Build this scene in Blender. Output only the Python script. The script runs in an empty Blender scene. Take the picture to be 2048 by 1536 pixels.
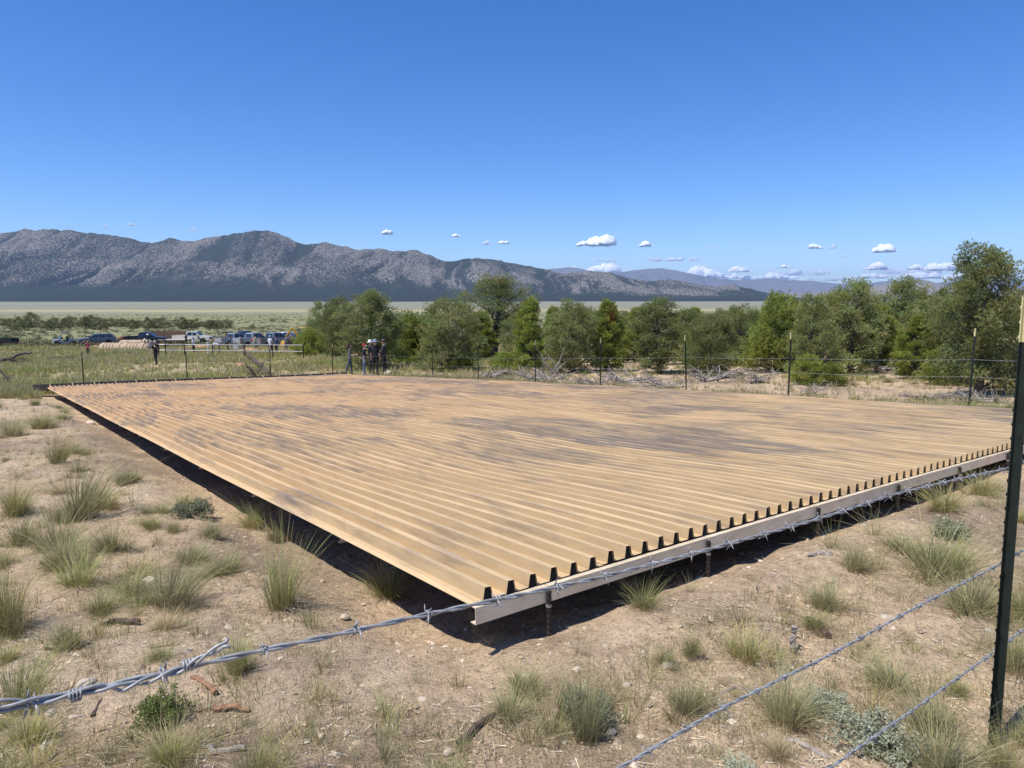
import bpy, bmesh, math, random
import numpy as np
from mathutils import Vector, Matrix
R = math.radians
random.seed(7); RNG = np.random.default_rng(7)
scene = bpy.context.scene
COL = scene.collection

# ------------------------------------------------------------------ camera, sky, sun, exposure
F = 1378.0                                  # focal length in pixels of the 2048-wide photograph
PITCH = math.atan((768 - 600) / F)
cam_d = bpy.data.cameras.new('camera'); cam = bpy.data.objects.new('camera', cam_d); COL.objects.link(cam)
cam_d.sensor_width = 36.0; cam_d.lens = 36.0 * F / 2048
cam_d.clip_start = 0.05; cam_d.clip_end = 200000
cam.location = (0, 0, 0); cam.rotation_euler = (math.pi / 2 - PITCH, 0, 0)
scene.camera = cam

SUN_EL = R(63); SUN_AZ = math.atan2(-0.82, -0.57)       # sun stands behind and to the left
world = bpy.data.worlds.new('World'); scene.world = world; world.use_nodes = True
nt = world.node_tree; bg = nt.nodes['Background']
sky = nt.nodes.new('ShaderNodeTexSky'); sky.sky_type = 'NISHITA'; sky.sun_disc = False
sky.sun_elevation = SUN_EL; sky.sun_rotation = SUN_AZ
sky.altitude = 2000; sky.air_density = 1.0; sky.dust_density = 0.0; sky.ozone_density = 4.0
hs = nt.nodes.new('ShaderNodeHueSaturation'); hs.inputs['Saturation'].default_value = 1.30; hs.inputs['Value'].default_value = 1.0; hs.inputs['Hue'].default_value = 0.510
nt.links.new(sky.outputs[0], hs.inputs['Color']); nt.links.new(hs.outputs[0], bg.inputs[0]); bg.inputs[1].default_value = 0.122

sun_d = bpy.data.lights.new('sun', 'SUN'); sun = bpy.data.objects.new('sun', sun_d); COL.objects.link(sun)
sun_d.energy = 4.2; sun_d.angle = R(0.53); sun_d.color = (1.0, 0.955, 0.89)
sdir = Vector((math.sin(SUN_AZ) * math.cos(SUN_EL), math.cos(SUN_AZ) * math.cos(SUN_EL), math.sin(SUN_EL)))
sun.rotation_euler = sdir.to_track_quat('Z', 'Y').to_euler(); sun.location = sdir * 100

vs = scene.view_settings
scene.display_settings.display_device = 'sRGB'
vs.view_transform = 'Standard'; vs.look = 'None'; vs.gamma = 1.0; vs.use_curve_mapping = False; vs.exposure = 0.55
cy = scene.cycles
cy.max_bounces = 6; cy.diffuse_bounces = 3; cy.glossy_bounces = 3; cy.transmission_bounces = 4
cy.transparent_max_bounces = 24; cy.volume_bounces = 0; cy.use_denoising = True
cy.caustics_reflective = False; cy.caustics_refractive = False

# ------------------------------------------------------------------ small helpers
def vnoise(x, y, seed=0):
    x = np.asarray(x, float); y = np.asarray(y, float)
    xi = np.floor(x).astype(np.int64); yi = np.floor(y).astype(np.int64)
    xf = x - xi; yf = y - yi
    def h(a, b):
        n = (a * 374761393 + b * 668265263 + seed * 974634777) & 0x7fffffff
        n = ((n ^ (n >> 13)) * 1274126177) & 0x7fffffff
        n = (n ^ (n >> 16)) & 0xffff
        return n / 65535.0
    u = xf * xf * (3 - 2 * xf); v = yf * yf * (3 - 2 * yf)
    return (h(xi, yi) * (1 - u) + h(xi + 1, yi) * u) * (1 - v) + (h(xi, yi + 1) * (1 - u) + h(xi + 1, yi + 1) * u) * v
def fbm(x, y, o=4, seed=0, g=0.5):
    s = 0; a = 1; t = 0
    for i in range(o):
        s = s + a * vnoise(np.asarray(x) * 2 ** i, np.asarray(y) * 2 ** i, seed + i * 17); t += a; a *= g
    return s / t
def sstep(a, b, x):
    t = np.clip((np.asarray(x, float) - a) / (b - a), 0, 1); return t * t * (3 - 2 * t)

def ray(px, py):
    cx = (px - 1024) / F; cyy = (py - 768) / F
    return np.array([cx, math.cos(PITCH) - cyy * math.sin(PITCH), -(math.sin(PITCH) + cyy * math.cos(PITCH))])

# ------------------------------------------------------------------ materials
MATS = {}
def new_mat(name):
    m = bpy.data.materials.new(name); m.use_nodes = True; MATS[name] = m
    return m, m.node_tree, m.node_tree.nodes['Principled BSDF']
def N(t, kind, **kw):
    n = t.nodes.new(kind)
    for k, v in kw.items(): setattr(n, k, v)
    return n
def ramp(t, fac, stops):
    r = N(t, 'ShaderNodeValToRGB'); el = r.color_ramp.elements
    while len(el) < len(stops): el.new(0.5)
    for e, (p, c) in zip(el, stops):
        e.position = p; e.color = (c[0], c[1], c[2], 1) if hasattr(c, '__len__') else (c, c, c, 1)
    t.links.new(fac, r.inputs[0]); return r.outputs[0]
def mixc(t, fac, a, b, mode='MIX'):
    m = N(t, 'ShaderNodeMix', data_type='RGBA', blend_type=mode)
    for i, v in ((0, fac), (6, a), (7, b)):
        if hasattr(v, 'links') or hasattr(v, 'is_linked'): t.links.new(v, m.inputs[i])
        else: m.inputs[i].default_value = v if i == 0 else (*v, 1)
    return m.outputs[2]
def noise(t, vec, scale, detail=4, rough=0.55, dist=0.0):
    n = N(t, 'ShaderNodeTexNoise'); n.inputs['Scale'].default_value = scale
    n.inputs['Detail'].default_value = detail; n.inputs['Roughness'].default_value = rough; n.inputs['Distortion'].default_value = dist
    if vec is not None: t.links.new(vec, n.inputs['Vector'])
    return n.outputs['Fac']
def mapv(t, vec, scale):
    m = N(t, 'ShaderNodeMapping'); m.inputs['Scale'].default_value = scale; t.links.new(vec, m.inputs[0]); return m.outputs[0]
def bump(t, b, h, strength, dist):
    n = N(t, 'ShaderNodeBump'); n.inputs['Strength'].default_value = strength; n.inputs['Distance'].default_value = dist
    t.links.new(h, n.inputs['Height']); t.links.new(n.outputs[0], b.inputs['Normal'])
def plain(name, col, rough=0.6, metal=0.0, var=0.18, scale=9.0, spec=0.4):
    """procedural: base colour broken up by two octaves of noise"""
    m, t, b = new_mat(name)
    tc = N(t, 'ShaderNodeTexCoord').outputs['Object']
    n1 = noise(t, tc, scale, 5)
    lo = tuple(c * (1 - var) for c in col); hi = tuple(min(1, c * (1 + var)) for c in col)
    t.links.new(ramp(t, n1, [(0.3, lo), (0.7, hi)]), b.inputs['Base Color'])
    b.inputs['Roughness'].default_value = rough; b.inputs['Metallic'].default_value = metal
    b.inputs['Specular IOR Level'].default_value = spec
    return m
def attr_mat(name, rough=0.75, spec=0.15, trans=0.0, tint=(1, 1, 1)):
    """colour of each blade or leaf stored on the mesh"""
    m, t, b = new_mat(name)
    a = N(t, 'ShaderNodeAttribute', attribute_name='Col')
    oi = N(t, 'ShaderNodeObjectInfo')
    v = N(t, 'ShaderNodeMapRange'); v.inputs[3].default_value = 0.82; v.inputs[4].default_value = 1.18
    t.links.new(oi.outputs['Random'], v.inputs[0])
    mm = N(t, 'ShaderNodeVectorMath', operation='SCALE'); t.links.new(a.outputs['Color'], mm.inputs[0]); t.links.new(v.outputs[0], mm.inputs['Scale'])
    t.links.new(mm.outputs[0], b.inputs['Base Color'])
    b.inputs['Roughness'].default_value = rough; b.inputs['Specular IOR Level'].default_value = spec
    if trans:
        tr = N(t, 'ShaderNodeBsdfTranslucent'); t.links.new(mm.outputs[0], tr.inputs[0])
        ms = N(t, 'ShaderNodeMixShader'); ms.inputs[0].default_value = trans
        t.links.new(b.outputs[0], ms.inputs[1]); t.links.new(tr.outputs[0], ms.inputs[2])
        t.links.new(ms.outputs[0], t.nodes['Material Output'].inputs[0])
    return m

# ------------------------------------------------------------------ object helpers
def mesh_from(name, verts, faces, mats=(), midx=None, cols=None, smooth=False, uw=None):
    me = bpy.data.meshes.new(name)
    verts = np.asarray(verts, float)
    if isinstance(faces, np.ndarray) and faces.ndim == 2:
        n, k = faces.shape
        me.vertices.add(len(verts)); me.vertices.foreach_set('co', verts.ravel())
        me.loops.add(n * k); me.loops.foreach_set('vertex_index', faces.astype(np.int32).ravel())
        me.polygons.add(n); me.polygons.foreach_set('loop_start', np.arange(0, n * k, k, dtype=np.int32))
        me.update(calc_edges=True)
    else:
        me.from_pydata([tuple(v) for v in verts], [], [tuple(int(i) for i in f) for f in faces]); me.update()
    for m in mats: me.materials.append(MATS[m] if isinstance(m, str) else m)
    if midx is not None: me.polygons.foreach_set('material_index', np.asarray(midx, np.int32))
    me.polygons.foreach_set('use_smooth', np.full(len(me.polygons), bool(smooth)))
    if cols is not None:
        a = me.attributes.new('Col', 'FLOAT_COLOR', 'POINT')
        c = np.ones((len(verts), 4)); c[:, :3] = cols; a.data.foreach_set('color', c.ravel())
    if uw is not None:
        a = me.attributes.new('uw', 'FLOAT_VECTOR', 'POINT'); a.data.foreach_set('vector', np.asarray(uw, float).ravel())
    return me
def link(name, data, parent=None, loc=None):
    o = bpy.data.objects.new(name, data); COL.objects.link(o)
    if parent is not None: o.parent = parent
    if loc is not None: o.location = loc
    return o
def tag(o, label=None, cat=None, group=None, kind=None):
    if label: o['label'] = label
    if cat: o['category'] = cat
    if group: o['group'] = group
    if kind: o['kind'] = kind
    return o
def thing(name, label, cat, loc=(0, 0, 0), rz=0.0, group=None):
    o = link(name, None, None, loc); o.rotation_euler = (0, 0, rz); o.empty_display_size = 0.2
    return tag(o, label, cat, group)
class MB:
    """collects shapes into ONE mesh (one part)"""
    def __init__(s): s.v = []; s.f = []; s.m = []; s.mi = 0
    def add(s, vs, fs):
        o = len(s.v); s.v += [tuple(v) for v in vs]
        for f in fs: s.f.append(tuple(i + o for i in f)); s.m.append(s.mi)
        return s
    def box(s, x0, x1, y0, y1, z0, z1, tx=0.0, ty=0.0):
        vs = [(x0, y0, z0), (x1, y0, z0), (x1, y1, z0), (x0, y1, z0),
              (x0 + tx, y0 + ty, z1), (x1 - tx, y0 + ty, z1), (x1 - tx, y1 - ty, z1), (x0 + tx, y1 - ty, z1)]
        return s.add(vs, [(3, 2, 1, 0), (4, 5, 6, 7), (0, 1, 5, 4), (1, 2, 6, 5), (2, 3, 7, 6), (3, 0, 4, 7)])
    def tube(s, pts, rad, n=6, cap=True):
        pts = [Vector(p) for p in pts]
        if not hasattr(rad, '__len__'): rad = [rad] * len(pts)
        vs = []; fs = []; up = Vector((0.13, 0.21, 0.97))
        for i, p in enumerate(pts):
            d = (pts[min(i + 1, len(pts) - 1)] - pts[max(i - 1, 0)])
            d = d.normalized() if d.length > 1e-9 else Vector((0, 0, 1))
            a = d.cross(up)
            if a.length < 1e-3: a = d.cross(Vector((1, 0, 0)))
            a.normalize(); b = d.cross(a)
            for k in range(n):
                t = 2 * math.pi * k / n
                vs.append(p + (a * math.cos(t) + b * math.sin(t)) * rad[i])
        for i in range(len(pts) - 1):
            for k in range(n):
                fs.append((i * n + k, i * n + (k + 1) % n, (i + 1) * n + (k + 1) % n, (i + 1) * n + k))
        if cap:
            fs.append(tuple(range(n))[::-1]); fs.append(tuple((len(pts) - 1) * n + k for k in range(n)))
        return s.add(vs, fs)
    def lathe(s, prof, n=14, axis='z', c=(0, 0, 0)):
        vs = []; fs = []
        for r, h in prof:
            for k in range(n):
                t = 2 * math.pi * k / n; a, b = r * math.cos(t), r * math.sin(t)
                v = {'z': (a, b, h), 'y': (a, h, b), 'x': (h, a, b)}[axis]
                vs.append((v[0] + c[0], v[1] + c[1], v[2] + c[2]))
        for i in range(len(prof) - 1):
            for k in range(n):
                fs.append((i * n + k, i * n + (k + 1) % n, (i + 1) * n + (k + 1) % n, (i + 1) * n + k))
        fs.append(tuple(range(n))[::-1]); fs.append(tuple((len(prof) - 1) * n + k for k in range(n)))
        return s.add(vs, fs)
    def prism(s, prof, w0, w1=None, zsplit=None, tum=0.0):
        """side profile (x,z) extruded across y from -w0 to w0; above zsplit the width shrinks by tum per metre"""
        def hw(z): return w0 - (max(0, z - zsplit) * tum if zsplit is not None else 0)
        n = len(prof); vs = [(x, -hw(z), z) for x, z in prof] + [(x, hw(z), z) for x, z in prof]
        fs = [tuple(range(n)), tuple(range(2 * n - 1, n - 1, -1))]
        for i in range(n): j = (i + 1) % n; fs.append((j, i, n + i, n + j))
        return s.add(vs, fs)
    def mesh(s, name, mats, smooth=False):
        return mesh_from(name, s.v, s.f, mats, s.m, smooth=smooth)
    def part(s, name, mat, parent=None, smooth=False, bevel=0.0, loc=None):
        me = s.mesh(name, mat if isinstance(mat, (list, tuple)) else [mat], smooth)
        if bevel:
            bm = bmesh.new(); bm.from_mesh(me)
            bmesh.ops.remove_doubles(bm, verts=bm.verts, dist=1e-5)
            bmesh.ops.recalc_face_normals(bm, faces=bm.faces)
            bmesh.ops.bevel(bm, geom=[e for e in bm.edges if len(e.link_faces) == 2 and e.calc_face_angle(0) > 0.45], offset=bevel, segments=2, affect='EDGES', clamp_overlap=True)
            bm.to_mesh(me); bm.free()
        return link(name, me, parent, loc)
def copy_tree(o, parent=None):
    c = o.copy(); COL.objects.link(c); c.parent = parent
    for ch in o.children: copy_tree(ch, c)
    return c
# ------------------------------------------------------------------ terrain height
# the metal apron's plane: corner C1, direction V1 along the ribs, V2 along the edge beam
C1 = np.array([-0.172, 3.273, -1.5]); V1 = np.array([-0.6086, 0.7910, -0.0630]); V2 = np.array([0.7933, 0.6082, -0.0268])
V1 /= np.linalg.norm(V1); V2 /= np.linalg.norm(V2); VN = np.cross(V2, V1)
AL, PIT, NR = 28.7, 0.1462, 81; AW = PIT * NR
_py = np.array([-3000, 33, 44, 54, 68, 100, 220, 400, 1200, 3000, 5000, 6500, 9000, 60000], float)
_pz = np.array([-1.755 + 0.0665 * 3003.27, -3.77, -4.15, -4.5, -4.95, -5.85, -8.1, -10.2, -18, -23, -21, -13, -5, -5], float)
def uw_of(x, y):
    dx = x - C1[0]; dy = y - C1[1]; det = V1[0] * V2[1] - V1[1] * V2[0]
    return (dx * V2[1] - dy * V2[0]) / det, (V1[0] * dy - V1[1] * dx) / det
def gz(x, y):
    x = np.asarray(x, float); y = np.asarray(y, float)
    s = np.where(y < 33, -1.755 - 0.0665 * (np.maximum(y, -40) - 3.27), np.interp(y, _py, _pz))
    z = s + 0.0171 * 45 * np.tanh(x / 45)
    d = np.hypot(x, y)
    z = z + (fbm(x * 0.23, y * 0.23, 3, 5) - 0.5) * 0.16 * sstep(1, 8, d)
    z = z + (fbm(x * 1.3, y * 1.3, 4, 9) - 0.5) * 0.075
    z = z + (fbm(x * 0.02, y * 0.02, 3, 21) - 0.5) * 1.6 * sstep(45, 160, d)
    u, w = uw_of(x, y)
    # scraped hollow under the apron, soil heaped up just outside its edges
    inside = sstep(-0.15, 0.7, u) * sstep(-0.55, 0.15, w) * sstep(-0.6, 0.2, AL - u) * sstep(-0.6, 0.2, AW - w)
    z = z - 0.15 * inside
    heap = np.exp(-((u + 0.42) / 0.36) ** 2) * sstep(-0.5, 1.2, w) * sstep(-1, 1, AW - w)
    z = z + 0.10 * heap
    return z - 0.075 * np.exp(-(np.hypot(x - 1.9, y - 2.45) / 1.1) ** 2)
def gzs(x, y): return float(gz(np.array([x]), np.array([y]))[0])
_T = 0.5 * 1.012 ** np.arange(780)
def at(px, py):
    """ground point seen at a photograph pixel"""
    r = ray(px, py); t = _T
    for _ in range(3):
        P = r[None] * t[:, None]; k = np.nonzero(P[:, 2] <= gz(P[:, 0], P[:, 1]))[0]
        if len(k) == 0: return np.array([*(r * 4000)[:2], gzs(*(r * 4000)[:2])])
        i = max(1, k[0]); t = np.linspace(t[i - 1], t[i], 12)
    p = r * t[6]; return np.array([p[0], p[1], gzs(p[0], p[1])])
def ppm(p):   # photograph pixels per metre at a point
    return F / (p[1] * math.cos(PITCH) - p[2] * math.sin(PITCH))

# ------------------------------------------------------------------ ground
m, t, b = new_mat('soil')
a = N(t, 'ShaderNodeAttribute', attribute_name='Col').outputs['Color']
tc = N(t, 'ShaderNodeTexCoord').outputs['Object']
n1 = noise(t, tc, 1.6, 6, 0.6); n2 = noise(t, tc, 14, 6, 0.65); n3 = noise(t, tc, 70, 4, 0.7)
c = mixc(t, 1.0, a, ramp(t, n1, [(0.25, (0.72, 0.70, 0.68)), (0.5, (1, 1, 1)), (0.75, (1.15, 1.12, 1.08))]), 'MULTIPLY')
c = mixc(t, 1.0, c, ramp(t, n2, [(0.3, (0.62, 0.58, 0.54)), (0.48, (1, 1, 1)), (0.7, (1.25, 1.22, 1.18))]), 'MULTIPLY')
c = mixc(t, 1.0, c, ramp(t, n3, [(0.3, (0.5, 0.47, 0.44)), (0.47, (1, 1, 1)), (0.7, (1.3, 1.28, 1.25))]), 'MULTIPLY')
t.links.new(c, b.inputs['Base Color']); b.inputs['Roughness'].default_value = 0.95; b.inputs['Specular IOR Level'].default_value = 0.1
ad = N(t, 'ShaderNodeMath', operation='MULTIPLY_ADD'); t.links.new(n2, ad.inputs[0]); ad.inputs[1].default_value = 1.6; t.links.new(n3, ad.inputs[2])
bump(t, b, ad.outputs[0], 0.8, 0.032)

def graded(near, step, grow, far):
    a = list(np.arange(0, near, step)); s = step
    while a[-1] < far: s *= grow; a.append(a[-1] + s)
    return np.array(a)
gx = graded(7.5, 0.085, 1.062, 32000); gx = np.r_[-gx[:0:-1], gx]
gyp = graded(13, 0.085, 1.055, 43000); gyn = graded(2, 0.3, 1.3, 1500); gy = np.r_[-gyn[:0:-1], gyp]
X, Y = np.meshgrid(gx, gy); Z = gz(X, Y)
near = sstep(30, 14, np.hypot(X, Y))
Z = Z + near * ((fbm(X * 4.5, Y * 4.5, 3, 31) - 0.5) * 0.05 + (vnoise(X * 11, Y * 11, 77) - 0.5) * 0.024)
# ground colours: sand near, grassy soil in the field, sage flats, a pale dry strip, dark scrub at the mountain foot
sand = np.array([0.515, 0.388, 0.256]); litter = np.array([0.32, 0.245, 0.17]); pale = np.array([0.58, 0.455, 0.32])
field = np.array([0.30, 0.265, 0.135]); sage = np.array([0.215, 0.215, 0.115]); strip = np.array([0.36, 0.32, 0.18]); flat = np.array([0.222, 0.222, 0.155])
def L(a, b, f): return a + (b - a) * f[..., None]
lt = sstep(0.47, 0.64, fbm(X * 0.55, Y * 0.55, 4, 41))
col = L(np.broadcast_to(sand, X.shape + (3,)), litter, lt * 0.85)
col = L(col, pale, sstep(0.52, 0.7, fbm(X * 0.9, Y * 0.9, 3, 43)) * 0.6)
D = np.hypot(X, Y); fz = (fbm(X * 0.09, Y * 0.09, 3, 47) - 0.5)
uu, ww = uw_of(X, Y)
fld = sstep(29.3, 32, uu + fz * 5) * sstep(75, 50, X * 1.2 - Y * 0.2 + fz * 20 + 45)
col = L(col, field, fld * (0.55 + 0.45 * sstep(0.4, 0.55, fbm(X * 0.35, Y * 0.35, 4, 53))))
col = L(col, sage, sstep(85, 150, D + fz * 40))
col = L(col, flat, sstep(500, 1100, D))
sn = (fbm(X / 420, Y / 90, 3, 61) - 0.5)
col = L(col, strip, sstep(900, 1050, Y + sn * 300) * sstep(1500, 1300, Y + sn * 300) * 0.8)
col = L(col, np.array([0.225, 0.225, 0.165]), sstep(2500, 4500, Y + sn * 500))
col = col * (0.9 + 0.2 * fbm(X / 150, Y / 25, 4, 67))[..., None]
ny, nx = X.shape; idx = np.arange(ny * nx).reshape(ny, nx)
fq = np.stack([idx[:-1, :-1], idx[:-1, 1:], idx[1:, 1:], idx[1:, :-1]], -1).reshape(-1, 4)
V = np.stack([X, Y, Z], -1).reshape(-1, 3)
tag(link('ground', mesh_from('ground', V, fq, ['soil'], cols=col.reshape(-1, 3), smooth=True)), kind='structure')

# ------------------------------------------------------------------ mountains
def mountain_mat(name, rock, tree, lo, hi, sc):
    m, t, b = new_mat(name)
    a = N(t, 'ShaderNodeAttribute', attribute_name='Col').outputs['Color']     # r: how open (rocky) the slope is
    tc = N(t, 'ShaderNodeTexCoord').outputs['Object']
    v = N(t, 'ShaderNodeTexVoronoi'); v.inputs['Scale'].default_value = sc; v.inputs['Randomness'].default_value = 1.0
    w = mapv(t, tc, (1, 0.55, 0.7)); t.links.new(w, v.inputs['Vector'])
    n1 = noise(t, tc, sc * 0.42, 5, 0.65); n2 = noise(t, tc, sc * 0.05, 4, 0.6)
    s = N(t, 'ShaderNodeSeparateColor'); t.links.new(a, s.inputs[0])
    # open ground where voronoi distance + noise exceed a threshold set by the slope's openness
    ad = N(t, 'ShaderNodeMath', operation='ADD'); t.links.new(v.outputs['Distance'], ad.inputs[0]); t.links.new(n1, ad.inputs[1])
    ad2 = N(t, 'ShaderNodeMath', operation='MULTIPLY_ADD'); t.links.new(s.outputs[0], ad2.inputs[0]); ad2.inputs[1].default_value = 0.50; t.links.new(ad.outputs[0], ad2.inputs[2])
    ad3 = N(t, 'ShaderNodeMath', operation='MULTIPLY_ADD'); t.links.new(n2, ad3.inputs[0]); ad3.inputs[1].default_value = 0.25; t.links.new(ad2.outputs[0], ad3.inputs[2])
    f = ramp(t, ad3.outputs[0], [(lo, 0), (hi, 1)])
    sp = mixc(t, ramp(t, n2, [(0.35, 0), (0.65, 1)]), rock, tuple(c * 0.78 for c in rock))
    t.links.new(mixc(t, f, tree, sp), b.inputs['Base Color'])
    b.inputs['Roughness'].default_value = 0.95; b.inputs['Specular IOR Level'].default_value = 0.05
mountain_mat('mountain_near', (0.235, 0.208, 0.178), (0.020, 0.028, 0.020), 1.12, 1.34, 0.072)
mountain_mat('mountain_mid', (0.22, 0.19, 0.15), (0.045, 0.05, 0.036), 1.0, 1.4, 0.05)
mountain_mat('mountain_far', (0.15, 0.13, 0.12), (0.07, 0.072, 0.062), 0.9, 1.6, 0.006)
for nm in ('mountain_near', 'mountain_mid', 'mountain_far'):    # ramp positions beyond 1 are squeezed into range
    tt = MATS[nm].node_tree
    for n in tt.nodes:
        if n.type == 'VALTORGB' and n.inputs[0].is_linked and n.inputs[0].links[0].from_node.type == 'MATH':
            mul = tt.nodes.new('ShaderNodeMath'); mul.operation = 'MULTIPLY'; mul.inputs[1].default_value = 0.5
            src = n.inputs[0].links[0].from_socket; tt.links.new(src, mul.inputs[0]); tt.links.new(mul.outputs[0], n.inputs[0])
            lo, hi = {'mountain_near': (0.772, 0.835), 'mountain_mid': (0.5, 0.68), 'mountain_far': (0.45, 0.8)}[nm]
            n.color_ramp.elements[0].position = lo; n.color_ramp.elements[1].position = hi

def range_mesh(name, sky, yfront, yridge, x0, x1, dx, ny, mat, seed, spur=380.0, tail=0.35, gul=0.74, flatfrac=0.42, front_z=-30.0):
    xs = np.arange(x0, x1 + dx, dx); ts = np.linspace(0, 1 + tail, ny)
    XX, T = np.meshgrid(xs, ts)
    yr = yridge + 500 * (fbm(XX / 2600, XX * 0, 2, seed) - 0.5)
    YY = yfront + T * (yr - yfront)
    wob = (fbm(XX / 900, T * 2.5, 3, seed + 3) - 0.5) * 1400 * np.clip(1 - T, 0, 1)
    px = (XX + wob) / yr * F + 1024
    H = (600 - np.interp(px, [q[0] for q in sky], [q[1] for q in sky])) / F * yr
    H = H + (fbm(XX / 130, XX * 0 + seed, 3, seed + 9) - 0.5) * 26
    tt = np.clip(T, 0, 1)
    shape = np.where(tt < flatfrac, 0.22 * (tt / flatfrac) ** 1.25, 0.22 + 0.78 * ((tt - flatfrac) / (1 - flatfrac)) ** 0.92)
    back = np.clip(T - 1, 0, 1)
    # spurs and gullies running down from the ridge
    sx = (XX + wob * 0.8 + (fbm(XX / 500, T * 3, 3, seed + 5) - 0.5) * 500) / spur
    rid = 1 - np.abs(2 * vnoise(sx, T * 1.6 + 3, seed + 11) - 1)
    rid2 = 1 - np.abs(2 * vnoise(sx * 2.7 + 9, T * 3.5, seed + 13) - 1)
    rid3 = 1 - np.abs(2 * vnoise(sx * 6.1 + 2, T * 6.5, seed + 15) - 1)
    env = np.clip((tt - flatfrac * 0.55) / 0.25, 0, 1) * np.clip((1.02 - tt) / 0.5, 0, 1) ** 0.8
    g = (rid * 0.5 + rid2 * 0.32 + rid3 * 0.18)
    shape = shape * (1 - gul * env * (1 - g)) 
    h = front_z + (H - front_z) * shape - back * H * 1.1
    h = h + (fbm(XX / 60, YY / 60, 3, seed + 19) - 0.5) * 22 * np.clip((tt - 0.2) * 2, 0, 1)
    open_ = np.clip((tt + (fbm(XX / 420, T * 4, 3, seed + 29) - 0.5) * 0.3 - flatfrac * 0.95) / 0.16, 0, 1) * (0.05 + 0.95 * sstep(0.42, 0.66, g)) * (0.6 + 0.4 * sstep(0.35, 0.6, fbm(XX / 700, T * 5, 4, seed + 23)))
    cc = np.stack([open_, open_, open_], -1).reshape(-1, 3)
    n0, n1 = XX.shape; ii = np.arange(n0 * n1).reshape(n0, n1)
    fq = np.stack([ii[:-1, :-1], ii[:-1, 1:], ii[1:, 1:], ii[1:, :-1]], -1).reshape(-1, 4)
    return tag(link(name, mesh_from(name, np.stack([XX, YY, h], -1).reshape(-1, 3), fq, [mat], cols=cc, smooth=True)), kind='structure')
SK1 = [(-700, 500), (-300, 470), (-60, 474), (0, 470), (65, 458), (95, 461), (130, 459), (165, 463), (220, 468), (300, 484), (325, 487), (352, 477), (380, 484), (440, 474), (490, 465), (528, 459), (560, 466), (600, 484), (632, 487), (655, 483), (680, 490), (700, 492), (722, 500), (762, 496), (800, 503), (835, 500), (860, 510), (892, 524), (940, 515), (1000, 522), (1060, 532), (1100, 542), (1125, 548), (1170, 542), (1220, 544), (1262, 557), (1290, 562), (1340, 558), (1400, 570), (1430, 574), (1465, 569), (1500, 578), (1545, 591), (1600, 597), (1700, 600), (2600, 602)]
SK2 = [(800, 596), (1450, 596), (1540, 588), (1640, 582), (1700, 578), (1745, 571), (1800, 562), (1828, 557), (1850, 562), (1900, 576), (1960, 584), (2100, 575), (2400, 560), (2900, 570)]
SK3 = [(300, 560), (900, 558), (1060, 545), (1100, 537), (1140, 533), (1175, 540), (1215, 546), (1255, 541), (1320, 535), (1365, 543), (1430, 556), (1480, 560), (1530, 556), (1575, 560), (1620, 561), (1660, 566), (1720, 568), (1770, 560), (1850, 566), (1900, 562), (1960, 560), (2100, 556), (2500, 552), (3400, 565)]
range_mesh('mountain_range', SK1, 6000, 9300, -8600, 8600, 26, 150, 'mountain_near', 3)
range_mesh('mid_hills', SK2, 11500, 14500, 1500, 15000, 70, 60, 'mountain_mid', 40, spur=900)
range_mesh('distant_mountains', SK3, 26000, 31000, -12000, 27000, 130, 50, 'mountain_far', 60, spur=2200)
# ------------------------------------------------------------------ metal rain-catchment apron
m, t, b = new_mat('dusty_metal')
a = N(t, 'ShaderNodeAttribute', attribute_name='uw').outputs['Vector']
sep = N(t, 'ShaderNodeSeparateXYZ'); t.links.new(a, sep.inputs[0])
warp = N(t, 'ShaderNodeTexNoise'); warp.inputs['Scale'].default_value = 0.22; warp.inputs['Detail'].default_value = 2; t.links.new(a, warp.inputs['Vector'])
wv = N(t, 'ShaderNodeVectorMath', operation='MULTIPLY_ADD'); t.links.new(warp.outputs['Color'], wv.inputs[0]); wv.inputs[1].default_value = (4, 4, 0); t.links.new(a, wv.inputs[2])
s1 = noise(t, mapv(t, wv.outputs[0], (0.26, 0.46, 0)), 1.0, 4, 0.62, 0.9)                 # broad patches
s2 = noise(t, mapv(t, a, (1.2, 0, 1)), 1.0, 3, 0.6)                                   # each rib face streaks on its own
s3 = noise(t, mapv(t, wv.outputs[0], (0.9, 2.2, 0)), 1.0, 3, 0.55, 0.8)                # smaller swirls
k1 = N(t, 'ShaderNodeMath', operation='MULTIPLY_ADD'); t.links.new(s2, k1.inputs[0]); k1.inputs[1].default_value = 0.42; t.links.new(s1, k1.inputs[2])
k2 = N(t, 'ShaderNodeMath', operation='MULTIPLY_ADD'); t.links.new(s3, k2.inputs[0]); k2.inputs[1].default_value = 0.42; t.links.new(k1.outputs[0], k2.inputs[2])
mr = N(t, 'ShaderNodeMapRange'); t.links.new(k2.outputs[0], mr.inputs[0]); mr.inputs[1].default_value = 0.885; mr.inputs[2].default_value = 1.09
wgr = N(t, 'ShaderNodeMapRange'); t.links.new(sep.outputs[1], wgr.inputs[0]); wgr.inputs[1].default_value = 4.0; wgr.inputs[2].default_value = 11.8; wgr.inputs[3].default_value = 0.0; wgr.inputs[4].default_value = 0.07
k4 = N(t, 'ShaderNodeMath', operation='ADD'); t.links.new(k2.outputs[0], k4.inputs[0]); t.links.new(wgr.outputs[0], k4.inputs[1]); t.links.new(k4.outputs[0], mr.inputs[0])
stain = mr.outputs[0]
fine = noise(t, mapv(t, a, (3, 60, 0)), 1.0, 5, 0.65); dust = noise(t, mapv(t, a, (0.5, 0.8, 0)), 1.0, 4, 0.6)
base = mixc(t, ramp(t, dust, [(0.35, 0), (0.65, 1)]), (0.585, 0.372, 0.186), (0.54, 0.355, 0.190))
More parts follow.
